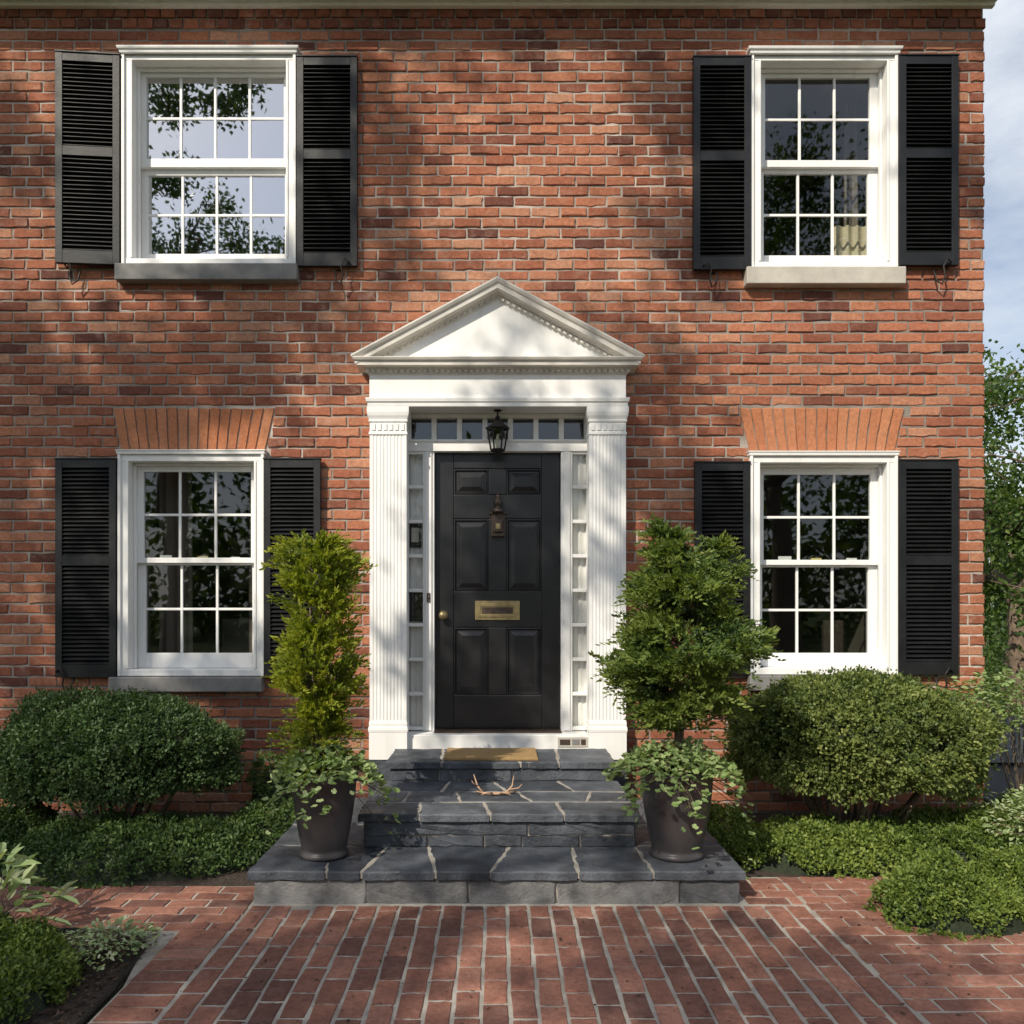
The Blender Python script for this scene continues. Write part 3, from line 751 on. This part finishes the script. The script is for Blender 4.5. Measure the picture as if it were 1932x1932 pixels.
for s_ in (-1, 1):
    xa, xb = sorted((s_*.564, s_*.478)); b.box(xa, xb, .09, .20, .592, 2.7015, m_white)
    xa, xb = sorted((s_*.545, s_*.497)); b.box(xa, xb, .078, .089, .60, 2.70, m_white)
    xa, xb = sorted((s_*.689, s_*.672)); b.box(xa, xb, .09, .16, .592, 2.7015, m_white)
    for i in range(9):
        z = .612+i*.2605; xa, xb = sorted((s_*.5645, s_*.6715)); b.box(xa, xb, .095, .14, z-.013, z+.013, m_white)
b.box(-.665, .665, -.085, .20, .40, .590, m_white)
b.box(-.475, .475, -.0, .148, .591, .603, m_bronze)
b.build('door_frame', house, .003)
b = B()
for s_ in (-1, 1):
    xa, xb = sorted((s_*.5645, s_*.6715))
    b.add([(xa, .125, .6), (xb, .125, .6), (xb, .125, 2.70), (xa, .125, 2.70)], [(0, 1, 2, 3)], m_glassS)
b.add([(-.67, .13, 2.783), (.67, .13, 2.783), (.67, .13, 2.952), (-.67, .13, 2.952)], [(0, 1, 2, 3)], m_glass)
b.build('sidelight_glass', house)
b = B()
drape(b, -.69, -.55, .158, .592, 2.70, m_sheer, 3, .006); drape(b, .55, .69, .158, .592, 2.70, m_sheer, 3, .006)
b.box(-.667, -.58, .135, .145, 1.98, 2.17, m_iron); b.box(-.655, -.60, .130, .134, 2.02, 2.13, m_sillR)
b.box(-.667, -.57, .135, .147, 1.42, 1.64, m_iron)
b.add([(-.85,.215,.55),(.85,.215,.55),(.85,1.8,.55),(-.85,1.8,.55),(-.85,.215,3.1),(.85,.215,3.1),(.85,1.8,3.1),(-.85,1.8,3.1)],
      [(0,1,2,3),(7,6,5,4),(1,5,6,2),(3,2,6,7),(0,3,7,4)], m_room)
b.build('hallway', house)

b = B(); dz0, dz1, dh = .604, 2.700, .474
b.box(-dh, dh, .176, .212, dz0, dz1, m_door)
rails = [(dz0, .858), (1.372, 1.648), (2.200, 2.384), (2.582, dz1)]
b.box(-dh, -.335, .150, .175, dz0, dz1, m_door); b.box(.335, dh, .150, .175, dz0, dz1, m_door)
for a, c_ in rails: b.box(-.335, .335, .1505, .175, a, c_, m_door)
for i in range(3): b.box(-.068, .068, .151, .175, rails[i][1], rails[i+1][0], m_door)
b.build('front_door', house, .006, 2)
b = B()
for i in range(3):
    z0_, z1_ = rails[i][1], rails[i+1][0]
    for xa, xb in ((-.335, -.068), (.068, .335)):
        def rect(m, y): return [(xa+m, y, z0_+m), (xb-m, y, z0_+m), (xb-m, y, z1_-m), (xa+m, y, z1_-m)]
        rings = [rect(.001, .160), rect(.010, .158), (rect(.020, .1745)), rect(.030, .1735), rect(.058, .160), rect(.062, .1585)]
        vs = [p for r_ in rings for p in r_]
        fs = [(r_*4+j, r_*4+(j+1) % 4, (r_+1)*4+(j+1) % 4, (r_+1)*4+j) for r_ in range(5) for j in range(4)]+[(20, 21, 22, 23)]
        b.add(vs, fs, m_door)
b.build('door_panels', house)
b = B()
plate = b.box
plate(-.172, .168, .140, .1495, 1.43, 1.575, m_brass)
plate(-.150, .146, .135, .1395, 1.452, 1.47, m_brass); plate(-.150, .146, .135, .1395, 1.535, 1.553, m_brass)
plate(-.150, -.132, .1355, .1395, 1.471, 1.534, m_brass); plate(.128, .146, .1355, .1395, 1.471, 1.534, m_brass)
plate(-.12, .116, .137, .1393, 1.478, 1.527, m_bronze)
b.build('mail_slot', house, .002)
b = B()
def ylathe(c, prof, m, n=20):
    vs = []; fs = []
    for r_, d in prof:
        for j in range(n):
            t = 2*math.pi*j/n; vs.append((c[0]+r_*math.cos(t), c[1]-d, c[2]+r_*math.sin(t)))
    for i in range(len(prof)-1):
        for j in range(n): fs.append((i*n+j, i*n+(j+1) % n, (i+1)*n+(j+1) % n, (i+1)*n+j))
    fs.append(tuple((len(prof)-1)*n+j for j in range(n)))
    b.add(vs, fs, m, True)
ylathe((-.415, .150, 1.465), [(.035, 0), (.034, .006), (.014, .01), (.012, .03), (.026, .038), (.031, .05), (.026, .062), (.010, .068)], m_brass)
ylathe((-.52, .078, 1.60), [(.014, 0), (.013, .008), (.006, .012)], m_bronze, 14)
b.box(-.532, -.508, .070, .0775, 1.565, 1.635, m_bronze)
b.build('door_knob', house)
b = B()
b.box(-.05, .055, .140, .1495, 2.06, 2.235, m_bronze)
b.box(-.045, .05, .115, .139, 2.065, 2.08, m_bronze)
b.box(-.062, .067, .128, .1495, 2.236, 2.25, m_bronze)
b.box(-.03, .035, .118, .139, 2.10, 2.19, m_bronze); b.box(-.014, .019, .112, .117, 2.12, 2.16, m_brass)
b.lathe((.002, .128, 2.25), [(.045, 0), (.042, .02), (.02, .03), (.018, .04), (.028, .055), (.032, .075), (.024, .095), (.012, .105), (.016, .115), (.012, .128), (.002, .135)], m_bronze, 16)
b.build('door_knocker', house, .002)
b = B(); b.box(.44, .66, -.092, -.0865, .505, .575, m_sillR); b.box(.455, .53, -.095, -.0925, .52, .56, m_bronze); b.box(.545, .60, -.095, -.0925, .52, .56, m_sillL)
b.box(.61, .645, -.095, -.0925, .52, .56, m_bronze)
b.build('small_plaque', house, .001)

b = B(); lc = (0, -.03)
def hexring(r, z, n=6): return [(lc[0]+r*math.cos(2*math.pi*j/n), lc[1]+r*math.sin(2*math.pi*j/n), z) for j in range(n)]
b.tube([(0, -.03, 2.985), (0, -.03, 2.93)], .006, m_iron, 8)
b.lathe((0, -.03, 2.972), [(.03, .012), (.028, .004), (.01, 0)], m_iron, 16)
b.lathe((0, -.03, 2.90), [(.008, .045), (.018, .035), (.02, .025), (.012, .015), (.03, .0), (.088, -.045), (.092, -.052), (.084, -.056), (.02, -.05)], m_iron, 6, False)
T1 = hexring(.077, 2.845); T0 = hexring(.050, 2.69)
for j in range(6):
    b.tube([T1[j], T0[j]], .006, m_iron, 5); b.tube([T1[j], T1[(j+1) % 6]], .006, m_iron, 5); b.tube([T0[j], T0[(j+1) % 6]], .007, m_iron, 5)
b.lathe((0, -.03, 2.69), [(.054, 0), (.05, -.01), (.03, -.018), (.012, -.024), (.016, -.034), (.008, -.044), (.001, -.05)], m_iron, 12)
m_lg = glass('lantern_glass', .18, (.85, .85, .82)); m_candle = simple('candle', (.75, .7, .58), .5)
G1 = hexring(.074, 2.843); G0 = hexring(.048, 2.692)
for j in range(6): b.add([G0[j], G0[(j+1) % 6], G1[(j+1) % 6], G1[j]], [(0, 1, 2, 3)], m_lg)
b.lathe((0, -.03, 2.692), [(.012, 0), (.012, .07), (.009, .072), (.012, .09), (.008, .11), (.001, .122)], m_candle, 12)
b.build('hanging_lantern')

# ================================================================== POTS
def pot(c, r, h):
    b = B()
    p = [(0.001, .0), (r*.72, 0), (r*.74, .012), (r*.70, .028), (r*.66, .032), (r*.68, .05), (r*.78, .14), (r*.87, .24), (r*.94, .34), (r*.965, h-.05), (r*1.0, h-.045), (r*1.02, h-.02), (r*1.01, h-.003), (r*.97, h), (r*.91, h-.005), (r*.89, h-.05)]
    b.lathe(c, p, m_pot, 48)
    b.lathe((c[0], c[1], c[2]+h-.06), [(r*.9, 0), (.001, .01)], m_soil, 24)
    return b
def sprays(c, prof, z0, z1, n, m, sl, ll, mat, parent, lean=.6, inr=(.35, 1.0), K=60, kz=.035, ka=.28, lw=.5, kr=.16, fl=.14, name='foliage'):
    zc = rng.uniform(0, 1, K); ac = rng.uniform(0, 6.28, K); mc = np.clip(rng.normal(1, kr, K), .5, 1.45); tn = rng.normal(0, .15, K)
    ki = rng.integers(0, K, n)
    z = np.clip(zc[ki]+rng.normal(0, kz, n), 0, 1.03); a = ac[ki]+rng.normal(0, ka, n)
    fill = rng.uniform(0, 1, n) < fl
    z = np.where(fill, rng.uniform(0, 1, n), z); a = np.where(fill, rng.uniform(0, 6.28, n), a)
    rr = np.interp(z, [p[0] for p in prof], [p[1] for p in prof])*np.where(fill, .75, mc[ki])
    od = np.stack([np.cos(a), np.sin(a), a*0], 1)
    fr = rng.uniform(inr[0], inr[1], n)**.6
    P0 = np.array(c)+od*(rr*fr)[:, None]; P0[:, 2] = z0+(z1-z0)*z
    d = unit(od+np.array([0, 0, lean])+rng.normal(0, .40, (n, 3)))
    P0 = P0-d*sl*.6
    side = unit(np.cross(d, rng.normal(size=(n, 3)))); nn = np.cross(d, side)
    t = np.linspace(.1, 1, m)[None, :, None]; sg = np.where(np.arange(m) % 2 == 0, 1., -1.)[None, :, None]
    L = sl*rng.uniform(.6, 1.6, (n, 1, 1))
    P = P0[:, None]+d[:, None]*t*L-np.array([0, 0, .35])*(t*L)**2*4
    D = unit(d[:, None]*.8+side[:, None]*sg*.85*(1.15-t)+rng.normal(0, .2, (n, m, 3)))
    Nn = np.broadcast_to(nn[:, None], P.shape)+rng.normal(0, .4, P.shape)
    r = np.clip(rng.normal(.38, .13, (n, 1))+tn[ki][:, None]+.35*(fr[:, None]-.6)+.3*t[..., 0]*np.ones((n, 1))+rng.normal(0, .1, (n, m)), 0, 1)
    P = P.reshape(-1, 3)
    leaves(name, P, D.reshape(-1, 3), Nn.reshape(-1, 3), ll*rng.uniform(.7, 1.3, len(P)), ll*lw, T_DIA, r.ravel(), mat, parent)
def shoots(c, items, ll, mat, parent):
    Ps = []; Ds = []; b = B()
    for a, z, L, rise in items:
        o = np.array([math.cos(a), math.sin(a), 0]); p0 = np.array([c[0], c[1], z])
        pts = [p0+o*L*t+np.array([0, 0, rise*t-.25*L*t*t]) for t in np.linspace(0, 1, 6)]
        b.tube(pts, [.005, .0045, .004, .003, .002, .0015], m_bark, 4)
        for t in np.linspace(.35, 1, 34):
            q = p0+o*L*t+np.array([0, 0, rise*t-.25*L*t*t])
            for s_ in range(3): Ps.append(q+rng.normal(0, .012, 3)); Ds.append(o+rng.normal(0, .6, 3)+np.array([0, 0, .3]))
    P = np.array(Ps); D = np.array(Ds)
    leaves('side_shoots', P, D, rng.normal(0, .6, P.shape)+np.array([0, 0, 1]), ll*rng.uniform(.7, 1.4, len(P)), ll*.5, T_DIA, np.clip(rng.normal(.55, .2, len(P)), 0, 1), mat, parent)
    b.build('shoot_stems', parent)
def trailing(c, r, n, ls, mat, parent, h=.15, drop=.10):
    a = rng.uniform(0, 6.28, n); q = rng.uniform(0, 1, n)**.55*1.12
    od = np.stack([np.cos(a), np.sin(a), a*0], 1)
    q = q*(1+.14*np.sin(a*3+1)+.12*np.sin(a*7))
    z = h*(1-np.clip(q, 0, 1.1)**2)*rng.uniform(.4, 1.15, n)-np.where(q > .95, (q-.95)*drop*6*rng.uniform(.2, 1.3, n)*(1+np.sin(a*4)), 0)
    P = np.array(c)+od*(q*r)[:, None]; P[:, 2] += z
    D = unit(od*1.0+np.array([0, 0, -.15])+rng.normal(0, .5, (n, 3)))
    Nn = unit(od*.6+np.array([0, 0, 1.])+rng.normal(0, .4, (n, 3)))
    leaves('trailing_leaves', P, D, Nn, ls*rng.uniform(.55, 1.25, n), ls*rng.uniform(.6, 1.1, n), T_ROUND, np.clip(rng.normal(.6, .24, n), 0, 1), mat, parent)
    b = B()
    for i in range(0, n, 6):
        b.tube([np.array(c)+np.array([od[i, 0]*.05, od[i, 1]*.05, -.03]), (P[i]+np.array(c))/2+np.array([0, 0, .03]), P[i]], .002, m_bark, 4)
    b.build('leaf_stems', parent)

pl = empty('potted_golden_cypress', (-.945, -1.625, .185))
pot((-.945, -1.625, .186), .180, .455).build('pot', pl)
c = (-.985, -1.625, 0)
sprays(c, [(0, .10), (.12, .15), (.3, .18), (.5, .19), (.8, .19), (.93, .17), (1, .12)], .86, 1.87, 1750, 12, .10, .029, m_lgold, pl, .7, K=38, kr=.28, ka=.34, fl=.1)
sprays(c, [(0, .17), (1, .14)], .68, .95, 150, 12, .11, .024, m_lgold, pl, .3, K=20, name='lower_foliage')
shoots(c, [(2.9, 1.05, .24, .12), (.2, 1.15, .25, .15), (3.3, 1.45, .24, .2), (-.3, 1.5, .22, .22), (3.6, .85, .25, .05), (-.2, .85, .26, .05), (2.8, 1.7, .18, .2), (-1.2, 1.72, .14, .24), (.6, 1.72, .12, .22)], .028, m_lgold, pl)
b = B()
for i in range(7):
    a = i*.9; b.tube([(-.96+.02*math.cos(a), -1.625+.02*math.sin(a), .58), (-.98+.05*math.cos(a), -1.625+.05*math.sin(a), 1.0), (c[0]+.09*math.cos(a), -1.625+.09*math.sin(a), 1.55)], [.009, .007, .003], m_bark, 5)
b.build('stems', pl)
trailing((-.93, -1.64, .63), .27, 1100, .043, m_lpale, pl)

pr_ = empty('potted_cypress', (.975, -1.625, .185))
pot((.975, -1.625, .186), .200, .475).build('pot', pr_)
c = (1.0, -1.60, 0)
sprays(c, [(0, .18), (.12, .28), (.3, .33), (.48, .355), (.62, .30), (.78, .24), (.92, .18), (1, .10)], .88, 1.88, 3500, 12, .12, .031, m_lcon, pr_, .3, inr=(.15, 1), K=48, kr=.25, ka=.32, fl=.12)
sprays((1.22, -1.58, 0), [(0, .14), (.6, .09), (1, .02)], 1.45, 1.90, 330, 12, .12, .028, m_lcon, pr_, .5, K=12, name='side_leader')
sprays((.92, -1.6, 0), [(0, .14), (1, .05)], 1.80, 2.0, 160, 12, .10, .028, m_lcon, pr_, .6, K=7, name='top_leader')
shoots(c, [(0.1, 1.5, .40, .34), (3.0, 1.2, .42, .12), (3.3, 1.45, .36, .12), (.2, 1.2, .44, .10), (-.5, 1.35, .42, .2), (3.7, 1.0, .38, .06), (-.3, .98, .40, .05), (2.7, 1.7, .22, .2), (.3, 1.65, .34, .28)], .029, m_lcon, pr_)
b = B()
for i in range(6):
    a = i*1.1; b.tube([(.99+.012*math.cos(a), -1.61, .58), (.995+.02*math.cos(a), -1.60+.02*math.sin(a), .95), (1.0+.12*math.cos(a), -1.6+.12*math.sin(a), 1.5)], [.011, .009, .003], m_bark, 6)
for i in range(26):
    a = R(0, 6.28); z = R(.9, 1.7); b.tube([(1.0, -1.6, z-.08), (1.0+.2*math.cos(a), -1.6+.2*math.sin(a), z+.05)], [.005, .002], m_bark, 4)
b.build('stems', pr_)
trailing((.965, -1.64, .65), .31, 1300, .044, m_lpale, pr_)

# ================================================================== SHRUBS
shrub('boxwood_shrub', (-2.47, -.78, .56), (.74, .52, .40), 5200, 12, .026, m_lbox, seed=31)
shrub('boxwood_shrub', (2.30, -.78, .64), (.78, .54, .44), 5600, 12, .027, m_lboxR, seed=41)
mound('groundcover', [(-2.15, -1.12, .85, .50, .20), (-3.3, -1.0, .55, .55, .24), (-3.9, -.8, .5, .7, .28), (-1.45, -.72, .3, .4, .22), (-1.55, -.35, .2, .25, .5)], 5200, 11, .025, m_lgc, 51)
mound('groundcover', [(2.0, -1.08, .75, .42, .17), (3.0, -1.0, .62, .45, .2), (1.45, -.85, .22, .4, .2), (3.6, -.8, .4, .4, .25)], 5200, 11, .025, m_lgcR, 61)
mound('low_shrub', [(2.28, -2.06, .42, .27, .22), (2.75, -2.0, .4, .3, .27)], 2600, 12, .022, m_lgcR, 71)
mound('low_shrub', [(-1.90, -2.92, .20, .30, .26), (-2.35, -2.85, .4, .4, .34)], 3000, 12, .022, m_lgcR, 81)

def leafy(name, c, r, n, ls, wd, mat, up=.5, tm=T_OVAL, lo=.25, tp=.5):
    e = empty(name, c)
    a = rng.uniform(0, 6.28, n); q = rng.uniform(0, 1, n)**.6
    od = np.stack([np.cos(a), np.sin(a), a*0], 1)
    q2 = q*(1+.15*np.sin(a*4)+.1*np.sin(a*9))
    P = np.array(c)+od*(q2*r[0])[:, None]; P[:, 2] = c[2]+r[1]*(1-tp*q**2)*rng.uniform(lo, 1.03, n)+.02
    D = unit(od+np.array([0, 0, up])*rng.uniform(-.4, 1, (n, 1))+rng.normal(0, .35, (n, 3)))
    Nn = unit(np.array([0, 0, 1.])+od*.3+rng.normal(0, .3, (n, 3)))
    leaves('leaves', P, D, Nn, ls*rng.uniform(.6, 1.2, n), wd*rng.uniform(.7, 1.2, n), tm, np.clip(rng.normal(.5, .22, n), 0, 1), mat, e)
    b = B()
    for i in range(0, n, max(3, n//40)):
        b.tube([(c[0]+R(-.03, .03), c[1]+R(-.03, .03), c[2]-.02), tuple((P[i]+np.array(c))/2+np.array([0, 0, r[1]*.2])), tuple(P[i])], .0025, m_bark, 4)
    b.build('stems', e); return e
leafy('spurge_plant', (-1.72, -2.50, .01), (.20, .11), 520, .03, .018, m_lvar)
leafy('hosta_plant', (-2.34, -2.28, .01), (.25, .36), 80, .14, .05, m_lvar, .7)
leafy('leafy_shrub', (3.62, -.45, .0), (.54, 1.04), 1700, .05, .032, m_lpale, .4, lo=.72, tp=.12)
leafy('leafy_shrub', (3.30, -1.25, .0), (.40, .48), 1700, .036, .022, m_lvar, .5)

# ================================================================== CAR
car = empty('parked_car', (5.9, 4.2, -1.23))
b = B(); cx0, cy0, cz0 = 5.9, 2.0, -1.23
prof = [(0, .38, .80), (.02, .60, .84), (.25, .74, .88), (1.2, .93, .90), (1.95, 1.30, .70), (2.3, 1.42, .64), (3.2, 1.42, .64), (3.9, 1.12, .70), (4.3, .98, .86), (4.5, .85, .84), (4.52, .40, .80)]
vs = []; n = len(prof)
for y, z, w in prof:
    wb = .90 if .1 < y < 4.4 else .82
    belt = min(z, .90)
    vs += [(cx0-wb*.96, cy0+y, cz0+.24), (cx0-wb, cy0+y, cz0+.5 if z > .5 else cz0+z), (cx0-(wb*.97 if z > .9 else w), cy0+y, cz0+belt), (cx0-w*.97, cy0+y, cz0+z),
           (cx0+w*.97, cy0+y, cz0+z+.001), (cx0+(wb*.97 if z > .9 else w), cy0+y, cz0+belt), (cx0+wb, cy0+y, cz0+.5 if z > .5 else cz0+z), (cx0+wb*.96, cy0+y, cz0+.24)]
fs = [(i*8+j, i*8+j+1, (i+1)*8+j+1, (i+1)*8+j) for i in range(n-1) for j in range(7)]+[tuple(range(7, -1, -1)), tuple((n-1)*8+j for j in range(8))]
b.add(vs, fs, m_carp, True); b.build('body', car)
b = B(); m_cg = simple('car_glass', (.03, .035, .04), .06, .05, 1, 0)
b.add([(cx0-.80, cy0+1.25, cz0+.975), (cx0+.80, cy0+1.25, cz0+.975), (cx0+.60, cy0+2.2, cz0+1.415), (cx0-.60, cy0+2.2, cz0+1.415)], [(0, 1, 2, 3)], m_cg)
for s_ in (-1, 1): b.add([(cx0+s_*.885, cy0+1.5, cz0+.95), (cx0+s_*.885, cy0+3.8, cz0+.95), (cx0+s_*.65, cy0+3.2, cz0+1.38), (cx0+s_*.66, cy0+2.2, cz0+1.38)], [(0, 1, 2, 3)], m_cg)
b.build('windows', car)
b = B()
for s_ in (-1, 1):
    for yy in (.85, 3.65):
        vs = []; fs = []; nn_ = 24; pw = [(.02, .0), (.2, .0), (.21, .03), (.30, .02), (.33, .06), (.33, .18), (.3, .22), (.02, .22)]
        for r_, d in pw:
            for j in range(nn_):
                t = 6.2832*j/nn_; vs.append((cx0+s_*(.93-d), cy0+yy+r_*math.cos(t), cz0+.33+r_*math.sin(t)))
        for i in range(len(pw)-1):
            for j in range(nn_): fs.append((i*nn_+j, i*nn_+(j+1) % nn_, (i+1)*nn_+(j+1) % nn_, (i+1)*nn_+j))
        b.add(vs[:2*nn_], [f for f in fs if max(f) < 2*nn_], m_chrome, True); b.add(vs, [f for f in fs if min(f) >= nn_], m_tyre, True)
    b.box(cx0+s_*.65-.14, cx0+s_*.65+.14, cy0-.012, cy0+.1, cz0+.58, cz0+.70, m_chrome)
    b.box(cx0+s_*.98-.07, cx0+s_*.98+.07, cy0+1.45, cy0+1.55, cz0+.93, cz0+1.05, m_carp)
b.box(cx0-.45, cx0+.45, cy0-.014, cy0+.05, cz0+.42, cz0+.62, m_iron)
b.build('wheels_and_lights', car, .01)

# ================================================================== TREES
def lob(l, jit=1.6):
    out = []
    for x, y, z, r, n in l:
        t = 14+R(-jit, jit); p = np.array([x, y, z])+S*t; out.append((tuple(p), r, int(n*1.15)))
    return out
L1 = [(-4.4,0,6.3,.9,900),(-3.2,0,6.5,.6,650),(-1.8,0,6.45,.6,600),(-.5,0,6.2,.5,480),(.3,0,6.35,.35,240),(.95,0,6.2,.45,300),(2.4,0,6.4,.55,420),(3.4,0,6.2,.5,380),
      (-4.2,0,3.6,.6,950),(-3.55,0,3.25,.45,760),(-3.1,0,2.85,.38,560),(-2.55,0,3.2,.36,520),(-1.9,0,3.45,.36,520),(-1.35,0,3.75,.3,320),(-4.2,0,2.6,.55,700),(-2.55,0,2.55,.3,260),(-3.4,0,2.1,.4,260),(-3.6,0,4.9,.35,330),
      (-3.8,0,1.3,.7,760),(-2.8,0,.6,.7,800),(-1.7,0,.7,.4,380),(-2.2,0,1.1,.35,200),
      (-.85,0,5.1,.28,300),(-.95,0,4.4,.26,260),(1.25,0,5.3,.28,260),(1.3,0,4.3,.26,240),(3.5,0,4.7,.25,150),
      (.05,0,1.8,.42,420),(.3,0,2.55,.3,280),(-.15,0,.8,.42,380),(1.3,0,2.4,.36,420),(1.25,0,1.6,.35,330),(.3,-.1,3.55,.16,60),(1.25,0,3.3,.26,190),
      (-2.6,-1.3,0,.8,900),(-1.3,-2.5,0,.6,620),(-.5,-2.4,0,.45,380),(.7,-2.6,0,.5,420),(1.5,-2.9,0,.45,380),(2.1,-3.6,0,.6,420),(-2.2,-3.2,0,.8,600),(.8,-3.6,0,.5,400),(-.75,-3.3,0,.5,440),(-3.4,-2.2,0,.6,480),(.9,-1.5,.2,.3,160),(-.9,-1.5,.3,.3,160),(0,-1.7,0,.25,120)]
tree('shade_tree', (-7.2, -11.6, 0), (-6.9, -11.2, 6.6), lob(L1), .12, m_lshade, .30, 1, .04, 2, 1.05)
L2 = [((7.5+R(-3, 3), -15+R(-2, 2), 8+R(-3.5, 4)), 1.3, 750) for i in range(18)]
tree('maple_tree', (7.5, -15, 0), (7.4, -15, 4.6), L2, .15, m_ltree, .3, 2, .05, 3)
L3 = [((10.1+R(-2.2, 2.4), 9+R(-2, 2), 3.8+R(-2.6, 2.6)), 1.0, 760) for i in range(24)]
tree('maple_tree', (9.3, 8.6, -1.3), (9.3, 8.6, 1.6), L3, .11, m_ltree, .2, 3, .06)
L4 = [((17+R(-4.5, 6), 21+R(-3, 3), 4.2+R(-5, 4.5)), 1.9, 800) for i in range(30)]
tree('oak_tree', (17, 21, -1.3), (17, 21, 2.0), L4, .18, m_ltree, .35, 4, .12)
def mass(name, cs, ls, mat):
    Ps = []; Ds = []; Ns = []; Rs = []
    for c, r, n in cs:
        nc = n//10; d = unit(rng.normal(size=(nc, 3))); C = np.array(c)+d*np.array(r)*(rng.uniform(.5, 1, nc)**.4)[:, None]
        C[:, 2] = np.maximum(C[:, 2], -1.2)
        P, D, Nn, rr = clusters(C, d, 10, ls, .5); Ps.append(P); Ds.append(D); Ns.append(Nn); Rs.append(np.clip(rr+R(-.15, .15), 0, 1))
    P = np.concatenate(Ps); leaves(name, P, np.concatenate(Ds), np.concatenate(Ns), ls*rng.uniform(.7, 1.3, len(P)), ls*.7, T_DIA, np.concatenate(Rs), mat)
mass('distant_trees', [((x, -32+R(-3, 3), 3.5+R(-1, 1)), (4, 3, 4.8), 1500) for x in np.arange(-34, 38, 4.5)]+[((x, 38+R(-3, 3), 3.0+R(-1, 1)), (4, 3, 5), 1700) for x in np.arange(14, 60, 4.5)], .45, m_ltree)
mass('hedge', [((x, 9.8, -.1), (1.0, .8, 1.5), 3000) for x in np.arange(5.6, 13, 1.1)], .06, m_ltree)

# ================================================================== WORLD, SUN, CAMERA
el = math.asin(S[2]); rot = math.atan2(S[0], S[1])
w = bpy.data.worlds.new('World'); bpy.context.scene.world = w; w.use_nodes = True
nt = w.node_tree; nt.nodes.clear()
out = nt.nodes.new('ShaderNodeOutputWorld'); bg = nt.nodes.new('ShaderNodeBackground')
sky = nt.nodes.new('ShaderNodeTexSky'); sky.sky_type = 'NISHITA'; sky.sun_disc = False; sky.sun_elevation = el; sky.sun_rotation = rot
tc = nt.nodes.new('ShaderNodeTexCoord'); mp = nt.nodes.new('ShaderNodeMapping'); mp.inputs['Scale'].default_value = (1, 1, 2.2); mp.inputs['Location'].default_value = (.4, .2, .1)
nz = nt.nodes.new('ShaderNodeTexNoise'); nz.inputs['Scale'].default_value = 2.6; nz.inputs['Detail'].default_value = 8; nz.inputs['Roughness'].default_value = .6
rp = nt.nodes.new('ShaderNodeValToRGB'); rp.color_ramp.elements[0].position = .36; rp.color_ramp.elements[1].position = .66
rp.color_ramp.elements[0].color = (.22, .22, .22, 1)
mx = nt.nodes.new('ShaderNodeMix'); mx.data_type = 'RGBA'; mx.inputs[7].default_value = (6.9, 7.3, 7.9, 1)
nt.links.new(tc.outputs['Generated'], mp.inputs[0]); nt.links.new(mp.outputs[0], nz.inputs[0]); nt.links.new(nz.outputs['Fac'], rp.inputs[0])
nt.links.new(rp.outputs[0], mx.inputs[0]); nt.links.new(sky.outputs[0], mx.inputs[6]); nt.links.new(mx.outputs[2], bg.inputs[0])
bg.inputs['Strength'].default_value = .125; nt.links.new(bg.outputs[0], out.inputs[0])

sl = bpy.data.lights.new('sun', 'SUN'); sl.energy = 5.0; sl.angle = math.radians(.45); sl.color = (1, .91, .76)
so = bpy.data.objects.new('sun', sl); so.rotation_euler = Vector(-S).to_track_quat('-Z', 'Y').to_euler(); so.location = (-8, -12, 14)
bpy.context.scene.collection.objects.link(so)

cd = bpy.data.cameras.new('camera'); cd.sensor_width = 36; cd.lens = 28.86; cd.shift_x = .014; cd.shift_y = .090; cd.clip_end = 3000; cd.clip_start = .05
co = bpy.data.objects.new('camera', cd); co.location = (0, -6.1, 1.55); co.rotation_euler = (math.radians(90), 0, 0)
bpy.context.scene.collection.objects.link(co); bpy.context.scene.camera = co
sc = bpy.context.scene
sc.view_settings.view_transform = 'Standard'; sc.view_settings.look = 'None'; sc.view_settings.exposure = 0
